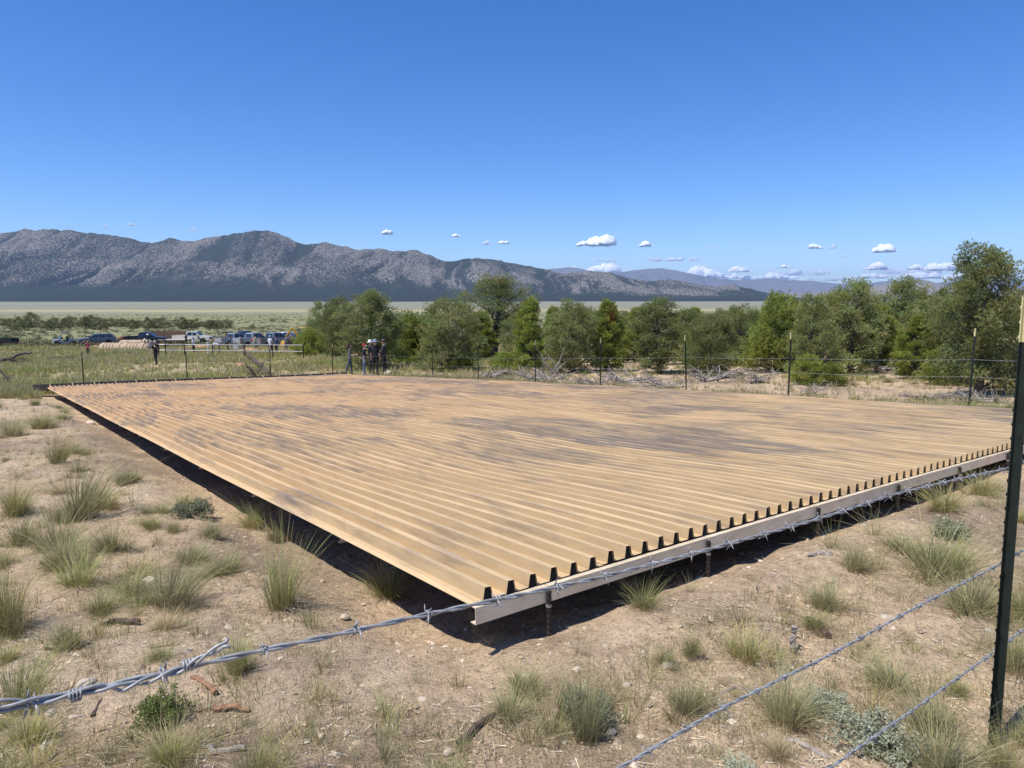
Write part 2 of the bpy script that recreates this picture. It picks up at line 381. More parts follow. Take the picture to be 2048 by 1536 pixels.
# near strip is cleaner khaki, further on redder dust
ur = N(t, 'ShaderNodeMapRange'); t.links.new(sep.outputs[0], ur.inputs[0]); ur.inputs[1].default_value = 0; ur.inputs[2].default_value = 16
base = mixc(t, ur.outputs[0], (0.55, 0.395, 0.215), base)
base = mixc(t, 1.0, base, ramp(t, fine, [(0.3, (0.86, 0.86, 0.86)), (0.7, (1.08, 1.08, 1.08))]), 'MULTIPLY')
# steep rib flanks darker than the flats: side shading put into the colour
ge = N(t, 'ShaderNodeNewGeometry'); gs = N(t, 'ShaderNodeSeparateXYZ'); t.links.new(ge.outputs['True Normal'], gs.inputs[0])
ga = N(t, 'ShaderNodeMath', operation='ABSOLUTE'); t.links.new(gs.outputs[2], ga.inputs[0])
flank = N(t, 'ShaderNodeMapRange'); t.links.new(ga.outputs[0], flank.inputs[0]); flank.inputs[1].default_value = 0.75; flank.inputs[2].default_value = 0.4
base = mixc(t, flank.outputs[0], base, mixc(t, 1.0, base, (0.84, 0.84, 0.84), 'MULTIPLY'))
gal = mixc(t, ramp(t, fine, [(0.3, 0), (0.7, 1)]), (0.150, 0.122, 0.100), (0.21, 0.172, 0.14))
sf = N(t, 'ShaderNodeMath', operation='MULTIPLY'); t.links.new(stain, sf.inputs[0]); sf.inputs[1].default_value = 0.82
t.links.new(mixc(t, sf.outputs[0], base, gal), b.inputs['Base Color'])
rr = N(t, 'ShaderNodeMapRange'); t.links.new(stain, rr.inputs[0]); rr.inputs[3].default_value = 0.68; rr.inputs[4].default_value = 0.55
t.links.new(rr.outputs[0], b.inputs['Roughness']); b.inputs['Metallic'].default_value = 0.0; b.inputs['Specular IOR Level'].default_value = 0.3
m, t, b = new_mat('galvanised')
tc = N(t, 'ShaderNodeTexCoord').outputs['Object']
n1 = noise(t, mapv(t, tc, (1, 1, 1)), 5, 5, 0.6); n2 = noise(t, mapv(t, tc, (3, 3, 30)), 2, 4, 0.6)
c = mixc(t, ramp(t, n1, [(0.35, 0), (0.68, 1)]), (0.72, 0.595, 0.41), (0.86, 0.745, 0.56))
c = mixc(t, ramp(t, n2, [(0.5, 0), (0.75, 0.6)]), c, (0.42, 0.34, 0.24))
t.links.new(c, b.inputs['Base Color']); b.inputs['Metallic'].default_value = 0.2; b.inputs['Roughness'].default_value = 0.45
plain('dark_steel', (0.055, 0.05, 0.047), 0.6, 0.3, 0.3, 20)
plain('rebar', (0.03, 0.024, 0.02), 0.7, 0.2, 0.4, 30)
plain('zinc_screw', (0.35, 0.34, 0.33), 0.4, 0.6)
plain('plate_grey', (0.22, 0.20, 0.17), 0.7, 0.1)

def AP(u, w, h=0.0):
    u = np.asarray(u, float); w = np.asarray(w, float); h = np.asarray(h, float)
    sag = 0.07 * np.sin(np.pi * np.clip(u / AL, 0, 1)) * (w / AW) + 0.018 * np.sin(u * 1.31 + 0.7) * np.sin(w * 0.55)
    h = h + sag
    return C1 + u[..., None] * V1 + w[..., None] * V2 + h[..., None] * VN
ap = thing('rain_catchment', 'large flat tan ribbed metal sheet apron stained grey, raised low over the soil', 'catchment', tuple(C1 + V1 * 0.3 + V2 * 0.3 - np.array([0, 0, 0.33])))
apl = Vector(ap.location)
def child(name, verts, faces, mat, smooth=False, uw=None):
    return link(name, mesh_from(name, np.asarray(verts) - np.array(apl), faces, [mat], smooth=smooth, uw=uw), ap)
# each metal sheet carries six or so hat ribs; three sheets lap along the fall
prof = [(0.0, 0.0), (0.034, 0.0), (0.047, 0.066), (0.085, 0.066), (0.098, 0.0)]
splits = [0, 9.7, 19.4, AL]
groups = [6] * 13 + [3]
for r in range(3):
    u0 = splits[r] - (0.12 if r else 0.0); u1 = splits[r + 1]
    us = np.linspace(u0, u1, int((u1 - u0) / 0.3) + 1); k0 = 0
    for gi, ng in enumerate(groups):
        ws = []; hs = []
        for k in range(ng):
            for (dw, dh) in prof: ws.append((k0 + k) * PIT + dw); hs.append(dh)
        ws.append((k0 + ng) * PIT + 0.02); hs.append(0.0)
        k0 += ng
        ws = np.array(ws); hs = np.array(hs)
        if gi == 0: ws = np.r_[-0.02, ws]; hs = np.r_[-0.018, hs]
        U, W = np.meshgrid(us, ws, indexing='ij'); Hh = np.broadcast_to(hs, U.shape).copy()
        lift = 0.0022 * (2 - r) + 0.0009 * (gi % 2)
        dent = np.exp(-((U - splits[r] - 0.02) / 0.16) ** 2) * 0.006 if r else 0
        j = np.random.default_rng(r * 50 + gi); ph = j.uniform(0, 6, len(ws))
        wav = 0.0035 * np.sin(U * 2.1 + ph[None, :]) * (Hh > 0.02) + 0.004 * np.sin(U * 0.9 + gi)
        P = AP(U, W, Hh + lift - dent + wav)
        n0, n1 = U.shape; ii = np.arange(n0 * n1).reshape(n0, n1)
        fq = np.stack([ii[:-1, :-1], ii[1:, :-1], ii[1:, 1:], ii[:-1, 1:]], -1).reshape(-1, 4)
        uw = np.stack([U, W, np.floor(W / PIT + 0.02) * 1.7 + Hh * 14 + r * 0.7], -1).reshape(-1, 3)
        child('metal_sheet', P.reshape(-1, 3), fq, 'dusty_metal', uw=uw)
# black plugs stand in for the shade inside the open upper rib ends
plain('rib_shade', (0.012, 0.012, 0.012), 0.9)
for k in range(NR):
    w = k * PIT; q = []
    for u in (0.012, 0.05):
        for dw, dh in ((0.036, 0.001), (0.048, 0.062), (0.084, 0.062), (0.096, 0.001)): q.append(AP(np.array([u]), np.array([w + dw]), np.array([dh]))[0])
    child('rib_end_shade', q, [(0, 1, 2, 3), (7, 6, 5, 4), (0, 4, 5, 1), (1, 5, 6, 2), (2, 6, 7, 3), (3, 7, 4, 0)], 'rib_shade')
# C-shaped edge beam along the upper end, in lengths that butt at the supports
def beam(name, u, w0, w1, hh, depth, top=-0.004, mat='galvanised', flip=1):
    vs = []; fs = []
    ws = np.linspace(w0, w1, max(2, int((w1 - w0) / 0.5) + 1))
    prof = [(0.045, top), (0, top), (0, top - hh), (0.045, top - hh), (0.045, top - hh + 0.004), (0.004, top - hh + 0.004), (0.004, top - 0.004), (0.045, top - 0.004)]
    for w in ws:
        for (du, h) in prof: vs.append(AP(np.array([u + du * flip]), np.array([w]), np.array([h]))[0])
    n = len(prof)
    for i in range(len(ws) - 1):
        for k in range(n):
            fs.append((i * n + k, i * n + (k + 1) % n, (i + 1) * n + (k + 1) % n, (i + 1) * n + k))
    fs.append(tuple(range(n))); fs.append(tuple((len(ws) - 1) * n + k for k in range(n)))
    return child(name, vs, fs, mat)
sup = [2.9 * PIT + 9.35 * PIT * k for k in range(9)]
edges = [-0.04] + [s + 0.012 for s in sup] + [AW + 0.05]
for a0, a1 in zip(edges[:-1], edges[1:]):
    if a1 - a0 > 0.05: beam('edge_beam', -0.035, a0 + 0.004, a1 - 0.004, 0.086, 0.045)
for s in sup:      # ribbed stakes that pin the beam, each with a clamp band
    p = AP(np.array([-0.05]), np.array([s]), np.array([-0.02]))[0]; g = gzs(p[0], p[1]) - 0.15
    mb = MB(); n = 26; zz = np.linspace(p[2], g, n)
    mb.tube([(p[0] + 0.004 * math.sin(i * 0.1), p[1], z) for i, z in enumerate(zz)], [0.0125 + 0.003 * (i % 2) for i in range(n)], 7)
    mb.v = [tuple(np.array(v) - np.array(apl)) for v in mb.v]; st = mb.part('stake', 'rebar', ap)
    mb = MB(); mb.lathe([(0.012, -0.008), (0.0165, -0.007), (0.0165, 0.007), (0.012, 0.008)], 10, c=tuple(np.array([p[0], p[1], p[2] - 0.085]) - np.array(apl)))
    mb.part('clamp', 'zinc_screw', st)
# gutter channel along the lower (far) end with straps over it
plain('rust_metal', (0.20, 0.15, 0.11), 0.6, 0.2, 0.3, 6)
def trough():
    vs = []; fs = []; ws = np.linspace(-0.45, AW + 0.3, 26)
    prof = [(0.0, -0.01), (0.0, -0.11), (0.2, -0.11), (0.2, 0.13), (0.206, 0.13), (0.206, -0.115), (-0.005, -0.115), (-0.005, -0.01)]
    for w in ws:
        for du, h in prof: vs.append(AP(np.array([AL + 0.03 + du]), np.array([w]), np.array([h]))[0])
    n = len(prof)
    for i in range(len(ws) - 1):
        for k in range(n): fs.append((i * n + k, i * n + (k + 1) % n, (i + 1) * n + (k + 1) % n, (i + 1) * n + k))
    fs.append(tuple(range(n))); fs.append(tuple((len(ws) - 1) * n + k for k in range(n)))
    return child('gutter', vs, fs, 'rust_metal')
gut = trough()
for k in range(0, NR, 5):
    w = k * PIT + 0.06; q = []
    for du, h in ((0.0, 0.072), (0.23, 0.138)):
        for dw in (0, 0.035): q += [AP(np.array([AL - 0.02 + du]), np.array([w + dw]), np.array([h]))[0], AP(np.array([AL - 0.02 + du]), np.array([w + dw]), np.array([h - 0.004]))[0]]
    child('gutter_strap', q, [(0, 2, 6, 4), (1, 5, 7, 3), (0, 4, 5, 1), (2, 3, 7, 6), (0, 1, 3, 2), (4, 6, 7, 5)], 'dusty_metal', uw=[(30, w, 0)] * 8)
# cross beams and block feet under the sheets
for u in np.arange(1.9, AL - 0.6, 2.05):
    beam('cross_beam', u, 0.10, AW - 0.06, 0.12, 0.05, top=-0.012, mat='galvanised')
    for w in (0.55, 4.0, 7.9, AW - 0.5):
        p = AP(np.array([u + 0.03]), np.array([w]), np.array([-0.13]))[0]; g = gzs(p[0], p[1])
        mb = MB(); q = p - np.array(apl); gq = g - apl[2]
        mb.box(q[0] - 0.09, q[0] + 0.09, q[1] - 0.07, q[1] + 0.07, gq - 0.05, gq + 0.03, 0.01, 0.01)
        mb.box(q[0] - 0.035, q[0] + 0.035, q[1] - 0.035, q[1] + 0.035, gq + 0.03, q[2] - 0.002)
        mb.part('foot', 'plate_grey', ap)
# screws in the valleys at the near end
for k in range(0, NR):
    for u in (0.05, 1.95):
        if u > 1 and k > 40: continue
        c = AP(np.array([u]), np.array([k * PIT + 0.118]), np.array([0.006]))[0] - np.array(apl)
        if k == 0 and u < 1:
            mb = MB(); mb.lathe([(0.008, -0.004), (0.008, 0.0), (0.005, 0.001), (0.005, 0.005), (0.003, 0.006)], 6); scr = mb.mesh('screw', ['zinc_screw'])
        link('screw', scr, ap, tuple(c))

# ------------------------------------------------------------------ fences
plain('post_green', (0.012, 0.019, 0.014), 0.5, 0.1, 0.3, 25)
plain('post_cream', (0.58, 0.52, 0.26), 0.5, 0.0, 0.12, 18)
m, t, b = new_mat('wire_zinc'); tc = N(t, 'ShaderNodeTexCoord').outputs['Object']
t.links.new(ramp(t, noise(t, tc, 60, 4), [(0.3, (0.22, 0.225, 0.225)), (0.7, (0.43, 0.435, 0.43))]), b.inputs['Base Color'])
b.inputs['Metallic'].default_value = 0.25; b.inputs['Roughness'].default_value = 0.55
PH = 1.76; WH = (1.10, 0.73, 0.36)
fdir = np.array([0.796, 0.605, 0.0]); fdir /= np.linalg.norm(fdir); fnor = np.array([fdir[1], -fdir[0], 0])   # near fence runs beside the edge beam
post0 = np.array([1.885, 2.53, 0.0]); post0[2] = gzs(post0[0], post0[1])
def t_section(mb, z0, z1):
    fw, ft, st, sd = 0.019, 0.0035, 0.0032, 0.034
    pr = [(-fw, 0), (fw, 0), (fw, -ft), (st, -ft - 0.002), (st, -sd), (-st, -sd), (-st, -ft - 0.002), (-fw, -ft)]
    n = len(pr); vs = [(x, y, z0) for x, y in pr] + [(x, y, z1) for x, y in pr]
    fs = [tuple(range(n))[::-1], tuple(range(n, 2 * n))] + [(i, (i + 1) % n, n + (i + 1) % n, n + i) for i in range(n)]
    return mb.add(vs, fs)
sh = MB(); t_section(sh, -0.35, PH - 0.165); SHAFT = sh.mesh('post_shaft', ['post_green'])
tp = MB(); t_section(tp, PH - 0.165, PH); TIP = tp.mesh('painted_tip', ['post_cream'])
sd = MB(); sd.lathe([(0.008, -0.001), (0.0075, 0.006), (0.004, 0.0085), (0.001, 0.009)], 7, 'y'); STUD = sd.mesh('stud', ['post_green']); STUDC = sd.mesh('stud', ['post_cream'])
def fence_post(name, base, face, tilt=(0, 0), label='', group=None, detail=True):
    """face: heading of the studded side"""
    o = thing(name, label, 'fence post', tuple(base), face, group)
    o.rotation_euler = (tilt[0], tilt[1], face)
    link('post_shaft', SHAFT, o); tip = link('painted_tip', TIP, o)
    if detail:
        z = 0.1
        while z < PH - 0.03:
            link('stud', STUDC if z > PH - 0.165 else STUD, o, (0.0, 0.0, z)); z += 0.054
        mb = MB(); mb.box(-0.05, 0.05, -0.006, -0.003, -0.3, -0.08); mb.part('anchor_plate', 'post_green', o)
    else:
        mb = MB()
        z = 0.1
        while z < PH - 0.03: mb.box(-0.006, 0.006, -0.001, 0.008, z - 0.008, z + 0.008); z += 0.054
        mb.part('stud_row', 'post_green', o)
    return o
ang = lambda v: math.atan2(v[1], v[0]) - math.pi / 2
# wires of the near fence: twisted pair with barbs
def strand(name, pts, label, group=None, r=0.0023, off=0.0022, tw=0.115, barb=0.127, seg=0.012, barbs=True, phase=0.0, nside=5):
    P = [np.array(p, float) for p in pts]
    cum = [0]
    for a, b2 in zip(P[:-1], P[1:]): cum.append(cum[-1] + np.linalg.norm(b2 - a))
    Lg = cum[-1]; n = max(3, int(Lg / seg)); s = np.linspace(0, Lg, n)
    # smooth path through the points
    xyz = np.stack([np.interp(s, cum, [p[i] for p in P]) for i in range(3)], -1)
    k = max(1, int(0.10 / seg)); ker = np.ones(2 * k + 1) / (2 * k + 1)
    pad = np.pad(xyz, ((k, k), (0, 0)), mode='reflect', reflect_type='odd'); xyz = np.stack([np.convolve(pad[:, i], ker, 'valid') for i in range(3)], -1)
    d = np.gradient(xyz, axis=0); d /= np.linalg.norm(d, axis=1)[:, None]
    a = np.cross(d, [0, 0, 1.0]); a /= np.linalg.norm(a, axis=1)[:, None]; c = np.cross(d, a)
    o = link(name, None, None, tuple(xyz[0])); tag(o, label, 'barbed wire', group); o.empty_display_size = 0.1
    for q in (0, 1):
        mb = MB(); th = s / tw * 2 * math.pi + q * math.pi + phase
        path = xyz + off * (a * np.cos(th)[:, None] + c * np.sin(th)[:, None]) - xyz[0]
        mb.tube(path, r, nside); mb.part('wire', 'wire_zinc', o, smooth=True)
    if barbs:
        rr = random.Random(int(phase * 100) + 5)
        for j, sb in enumerate(np.arange(0.04, Lg - 0.02, barb)):
            i = int(np.clip(sb / seg, 1, n - 2)); p = xyz[i] - xyz[0]; dd, aa, cc = d[i], a[i], c[i]
            mb = MB(); t0 = rr.uniform(0, 6.28)
            coil = [p + dd * (-0.004 + 0.008 * q / 14) + (aa * math.cos(t0 + q * 0.62) + cc * math.sin(t0 + q * 0.62)) * 0.0056 for q in range(15)]
            mb.tube(coil, 0.0016, 4)
            for q in range(4):
                tt = t0 + q * 1.57 + rr.uniform(-0.3, 0.3); dirv = (aa * math.cos(tt) + cc * math.sin(tt)) + dd * rr.uniform(-0.35, 0.35)
                b0 = p + dd * (0.003 if q % 2 else -0.003) + (aa * math.cos(tt - 1.2) + cc * math.sin(tt - 1.2)) * 0.005
                mb.tube([b0, b0 + dirv * 0.008, b0 + dirv * 0.0145], [0.0015, 0.0014, 0.0005], 4)
            mb.part('barb', 'wire_zinc', o, smooth=True)
    return o, xyz, s
def on_fence(px, py):
    r = ray(px, py); q = post0 - fnor * 0.012
    tt = np.dot(q, fnor) / np.dot(r, fnor); return r * tt
W1 = [(0, 1412), (150, 1388), (270, 1364), (380, 1329), (470, 1312), (660, 1273), (820, 1235), (960, 1207), (1194, 1157), (1410, 1101), (1630, 1040), (1790, 988), (1900, 962), (2015, 937)]
W2 = [(1240, 1536), (1440, 1418), (1660, 1310), (1830, 1216), (2000, 1128)]
W3 = [(1660, 1536), (1830, 1417), (1990, 1303)]
pl = on_fence(0, 1412); leftpost = pl - fdir * 1.15; leftpost[2] = gzs(leftpost[0], leftpost[1])
rightpost = post0 + fdir * 3.75; rightpost[2] = gzs(rightpost[0], rightpost[1])
fo = -fnor * 0.012
def fullw(W, h):
    pts = [on_fence(*q) for q in W]
    e = post0 + fo + np.array([0.012, 0, h]); pts[-1] = np.array([pts[-1][0], pts[-1][1], pts[-1][2]])
    lp = leftpost + np.array([0, 0, h]) + fo
    if h > 1: return [lp] + pts + [rightpost + fo + np.array([0, 0, h])]
    return [lp, (lp + pts[0]) / 2 - np.array([0, 0, 0.03])] + pts + [rightpost + fo + np.array([0, 0, h])]
sA, xA, ssA = strand('barbed_wire', fullw(W1, 1.10), 'top strand of twisted barbed wire with a tied splice beside the metal apron', phase=0.4)
strand('barbed_wire', fullw(W2, 0.73), 'middle strand of barbed wire clipped to the tall dark fence post by the apron corner', phase=1.1)
strand('barbed_wire', fullw(W3, 0.36), 'lowest strand of barbed wire crossing the pale sage shrub', phase=2.3)
# splice: the old end doubled over the top strand, its tail sticking up
spl = [on_fence(0, 1406) - fdir * 0.4, on_fence(0, 1404), on_fence(90, 1396), on_fence(200, 1372), on_fence(250, 1372), on_fence(310, 1352), on_fence(368, 1334), on_fence(402, 1304) + fnor * 0.01, on_fence(446, 1270) + fnor * 0.02]
for q in (0, 1):
    mb = MB(); pp = []
    for i in range(len(spl) - 1):
        for k in range(8): pp.append(spl[i] + (spl[i + 1] - spl[i]) * k / 8)
    pp.append(spl[-1] + (np.array([0.004, 0, -0.004]) if q else np.array([-0.002, 0, 0.004]))); pp = [p + 0.0034 * np.array([0, math.sin(i * 0.42 + q * 3.14), math.cos(i * 0.42 + q * 3.14)]) + fnor * 0.004 for i, p in enumerate(pp)]
    mb.tube([p - np.array(sA.location) for p in pp], 0.0022, 5); mb.part('splice_tail', 'wire_zinc', sA, smooth=True)
for px, py in ((375, 1328), (150, 1388)):
    p = on_fence(px, py) - np.array(sA.location) + fnor * 0.003; mb = MB()
    mb.tube([p + fdir * (-0.006 + 0.012 * k / 30) + (fnor * math.cos(k * 0.7) + np.array([0, 0, 1]) * math.sin(k * 0.7)) * 0.0064 for k in range(31)], 0.0018, 5); mb.part('splice_coil', 'wire_zinc', sA, smooth=True)
p0 = fence_post('fence_post', post0, ang(-fnor), (R(-0.4), R(-0.5)), 'tall dark green steel post with cream top holding three strands by the apron', 'near fence posts')
for h in WH:   # wire clips
    c = post0 + np.array([0, 0, h]); mb = MB(); c2 = np.array([0.0, 0.0, 0.0])
    pts = [fo * 1.6 - fdir * 0.05, fo * 1.8 - fdir * 0.02 + np.array([0, 0, 0.004]), fo * 2.4 + fdir * 0.012, fo * 1.2 + fdir * 0.042 + np.array([0, 0, -0.012]), fo * -1.2 + fdir * 0.05 + np.array([0, 0, -0.018])]
    mi = Matrix(p0.matrix_basis).inverted() if False else (Matrix.Translation(p0.location) @ p0.rotation_euler.to_matrix().to_4x4()).inverted()
    mb.tube([mi @ Vector(c + q) for q in pts], 0.002, 5); mb.part('wire_clip', 'wire_zinc', p0, smooth=True)
for q, l in ((leftpost, 'dark green steel post at the spliced end of the top wire'), (rightpost, 'dark green steel post past the apron corner grass clumps')):
    fence_post('fence_post', q, ang(-fnor), (0, 0), l, 'near fence posts')
# far fence along the back of the apron (parallel to the ribs) and along the gutter end
bd = np.array([V1[0], V1[1], 0]); bd /= np.linalg.norm(bd); gd = np.array([V2[0], V2[1], 0]); gd /= np.linalg.norm(gd)
def on_line(px, org, d):
    r = ray(px, 760); nn = np.array([r[1], -r[0]]); s = -np.dot(org[:2], nn) / np.dot(d[:2], nn); q = org + d * s
    return np.array([q[0], q[1], gzs(q[0], q[1])])
borg = C1 + gd * 14.8; gorg = C1 + bd * (AL + 1.1)
corner = borg + bd * (AL + 1.1); corner[2] = gzs(corner[0], corner[1])
backp = [on_line(x, borg, bd) for x in (2190, 1944, 1579, 1374, 1201, 1071, 957, 866)]
btilt = [0, 0, 0.4, 4.5, 0.2, 0.6, 1.0, 1.6]
gutp = [on_line(x, gorg, gd) for x in (166, 374, 540, 665)]
gtilt = [-5.5, 0.4, -4.2, -3.2]
names = ['just past the leaning dead branches', 'beside the thick pinyon trunk', 'in front of the yellowish shrub', 'leaning by the bushy dead-twigged pinyon', 'before the cone juniper with a rusty tip', 'before the rounded pinyon', 'below the tall open-crowned pinyon', 'next after the braced corner post']
for q, tl, nm in zip(backp, btilt, names):
    fence_post('fence_post', q, ang(-bd), (0, R(tl)), 'cream-tipped dark steel fence post ' + nm, 'posts of the far fence', detail=False)
for q, tl, nm in zip(gutp, gtilt, ['leaning behind the open end of the gutter', 'upright behind the gutter, by the pipe rail', 'leaning beside the fallen snag', 'left of the long-haired woman in grey']):
    fence_post('fence_post', q, ang(-gd), (0, R(tl)), 'dark steel fence post ' + nm, 'posts of the far fence', detail=False)
cp = fence_post('fence_post', corner, ang(-bd), (0, 0), 'corner fence post with a diagonal brace beside the standing people', 'posts of the far fence', detail=False)
mb = MB(); mb.tube([(0, 0, 1.25), (0.62 * bd[0] * -1 + 0.3, 0.62 * bd[1] * -1, 0.02)], 0.018, 5)
br = mb.part('brace', 'post_green', cp); br.matrix_parent_inverse = (Matrix.Translation(cp.location) @ cp.rotation_euler.to_matrix().to_4x4()).inverted() @ Matrix.Translation(cp.location)
def far_wire(pts, label, h):
    P = [np.array([p[0], p[1], p[2] + h]) for p in pts]; Q = []
    for a, b2 in zip(P[:-1], P[1:]):
        for k in range(6): s = k / 6; q = a + (b2 - a) * s; q[2] -= 0.06 * s * (1 - s) * 4 * 0.5; Q.append(q)
    Q.append(P[-1])
    mb = MB(); q0 = Q[0]; mb.tube([q - q0 for q in Q], 0.003, 4, cap=False)
    # small barbs every 13 cm share the strand's mesh at this distance
    o = link('barbed_wire', None, None, tuple(q0)); tag(o, label, 'barbed wire', 'strands of the far fence')
    mb.part('wire', 'wire_zinc', o)
    bb = MB(); rr = random.Random(3)
    for a, b2 in zip(Q[:-1], Q[1:]):
        Ln = np.linalg.norm(b2 - a)
        if np.hypot(a[0], a[1]) > 24: continue
        for s in np.arange(0.06, Ln, 0.127):
            p = a + (b2 - a) * s / Ln - q0; v = np.array([rr.uniform(-1, 1), rr.uniform(-1, 1), rr.uniform(0.6, 1.2)]); v *= 0.022 / np.linalg.norm(v)
            bb.tube([p - v, p, p + v], [0.001, 0.0035, 0.001], 3, cap=False)
    if bb.v: tag(bb.part('barb_row', 'wire_zinc', o), kind='stuff')
hn = {0: 'top', 1: 'middle', 2: 'lower'}
for i, h in enumerate(WH):
    far_wire(backp + [corner], hn[i] + ' wire of the far fence in front of the pinyon trees', h)
    lp = gutp[0] - gd * 5.0; lp[2] = gzs(lp[0], lp[1])
    far_wire([corner] + gutp[::-1] + [lp], hn[i] + ' wire of the fence behind the gutter, in front of the grassy field', h)
# slanting brace pole at the fence's outer corner
q = at(30, 776); q2 = at(-6, 772); mb = MB(); mb.tube([(0, 0, -0.05), (-1.25, 0.35, 1.35)], 0.03, 6)
o = mb.part('brace_pole', 'post_green'); o.location = tuple(q); tag(o, 'dark slanting brace pole past the open end of the gutter', 'brace pole')
# ------------------------------------------------------------------ trees
attr_mat('needles', 0.7, 0.2, 0.4)
m, t, b = new_mat('bark'); tc = N(t, 'ShaderNodeTexCoord').outputs['Object']
n1 = noise(t, mapv(t, tc, (6, 6, 1.4)), 6, 5, 0.65)
t.links.new(ramp(t, n1, [(0.3, (0.045, 0.035, 0.028)), (0.7, (0.16, 0.13, 0.105))]), b.inputs['Base Color']); b.inputs['Roughness'].default_value = 0.9
bump(t, b, n1, 0.8, 0.03)
m, t, b = new_mat('deadwood'); tc = N(t, 'ShaderNodeTexCoord').outputs['Object']
n1 = noise(t, mapv(t, tc, (9, 9, 9)), 3, 5, 0.7)
t.links.new(ramp(t, n1, [(0.28, (0.13, 0.105, 0.085)), (0.55, (0.30, 0.265, 0.23)), (0.75, (0.44, 0.41, 0.37))]), b.inputs['Base Color']); b.inputs['Roughness'].default_value = 0.9
def tri_cloud(P, Dv, ln, wd, cols, rng):
    """one narrow triangle per entry from P along Dv"""
    n = len(P); side = np.cross(Dv, rng.normal(size=(n, 3))); side /= np.linalg.norm(side, axis=1)[:, None] + 1e-9
    a = P - side * (wd / 2)[:, None]; b = P + side * (wd / 2)[:, None]; c = P + Dv * ln[:, None]
    V = np.stack([a, b, c], 1).reshape(-1, 3); Fq = np.arange(3 * n).reshape(n, 3)
    return V, Fq, np.repeat(cols, 3, axis=0)
def norm(v): return v / (np.linalg.norm(v, axis=-1, keepdims=True) + 1e-9)
def make_tree(seed, H, Wd, kind):
    """trunk+limbs and a crown of needle tufts; kind: round, open, cone, bush"""
    rng = np.random.default_rng(seed); rr = random.Random(seed)
    tb = MB(); dead = tb
    h0 = {'row': 0.02, 'round': 0.05, 'open': 0.32, 'cone': 0.03, 'bush': 0.02, 'tall': 0.08}[kind] * H
    def env(h):
        x = np.clip((h - h0) / (H - h0), 0, 1)
        if kind == 'cone': return Wd / 2 * (1 - x) ** 0.62 * (0.55 + 0.45 * min(1, x * 5))
        if kind == 'open': return Wd / 2 * math.sqrt(max(0, 1 - (2 * x - 0.85) ** 2 * 0.75)) 
        if kind == 'tall': return Wd / 2 * (0.35 + 0.65 * (math.sin(math.pi * min(1, x * 0.92 + 0.1)) ** 0.7)) * (1 - 0.25 * x) 
        if kind == 'bush': return Wd / 2 * math.sqrt(max(0.0, 1 - x * x)) * (0.8 + 0.2 * min(1, x * 4))
        return Wd / 2 * math.sqrt(max(0, 1 - (1.75 * x - 0.72) ** 2 * 0.92))
    n = 9; tp = []; x = y = 0.0
    for i in range(n):
        f = i / (n - 1); tp.append((x, y, f * H * (0.9 if kind != 'bush' else 0.7))); x += rr.uniform(-1, 1) * 0.045 * H / 3; y += rr.uniform(-1, 1) * 0.045 * H / 3
    r0 = 0.032 * H * (1.15 if kind == 'open' else 1)
    tb.tube([(tp[0][0], tp[0][1], -0.25)] + tp, [r0 * 1.35] + [r0 * (1 - 0.9 * i / (n - 1)) for i in range(n)], 8, cap=False)
    tips = []; nl = {'row': 30, 'round': 44, 'open': 52, 'cone': 52, 'bush': 36, 'tall': 50}[kind]
    lobes = [(rr.uniform(0, 6.28), rr.uniform(0.1, 0.95), rr.uniform(0.55, 1.28)) for _ in range(10)]
    for k in range(nl):
        f = (k + rr.random()) / nl; hh = h0 + (H - h0) * (f ** 0.9); a = k * 2.4 + rr.uniform(-0.5, 0.5)
        lob = 1.0
        for la, lh, lf in lobes:
            d = math.cos(a - la) ; w = max(0, d) ** 2 * math.exp(-((f - lh) / 0.22) ** 2); lob += (lf - 1) * w * 1.3
        rad = env(hh) * lob * rr.uniform(0.72, 1.12)
        if rad < 0.12: rad = 0.12
        sh = max(0.05 * H, hh - rad * (0.75 if kind != 'cone' else 0.55) - rr.uniform(0, 0.05 * H)); sh = min(sh, H * 0.86)
        q = sh / (H * (0.9 if kind != 'bush' else 0.7)) * (n - 1); i = int(min(max(q, 0), n - 2)); fr = min(1, q - i)
        s0 = np.array(tp[i]) + (np.array(tp[i + 1]) - np.array(tp[i])) * fr
        e = np.array([tp[i][0] + math.cos(a) * rad, tp[i][1] + math.sin(a) * rad, hh])
        mid = (s0 + e) / 2 + np.array([0, 0, -0.06 * rad]) + rng.normal(size=3) * 0.04 * rad
        lr = 0.012 * H * (0.5 + 0.5 * (1 - f))
        tb.tube([s0, mid, s0 + (e - s0) * 0.93], [lr, lr * 0.6, lr * 0.2], 5, cap=False)
        tips.append((e, 1.0))
        for j in range(4):
            g = rr.uniform(0.45, 0.98); b0 = s0 + (e - s0) * g; dv = norm(rng.normal(size=3) * np.array([1, 1, 0.6]) + (e - s0) / (rad + 0.1) * 0.5 + np.array([0, 0, 0.25]))
            ln = rr.uniform(0.12, 0.3) * (Wd / 2) * (0.7 if kind == 'cone' else 1); e2 = b0 + dv * ln
            if e2[2] < 0.05 * H: e2[2] = 0.05 * H
            tb.tube([b0, e2], [lr * 0.4, lr * 0.12], 4, cap=False); tips.append((e2, 0.85))
        if rr.random() < (0.5 if kind in ('round', 'tall', 'open') else 0.2):   # bare grey twigs
            b0 = s0 + (e - s0) * rr.uniform(0.3, 0.6)
            for j in range(4):
                dv = norm(rng.normal(size=3) + (e - s0) / (rad + 0.1) + np.array([0, 0, 0.1])); l2 = rr.uniform(0.25, 0.6) * rad
                tb.mi = 1; dead.tube([b0, b0 + dv * l2 * 0.6 + rng.normal(size=3) * 0.04, b0 + dv * l2], [0.011, 0.008, 0.003], 4, cap=False); tb.mi = 0
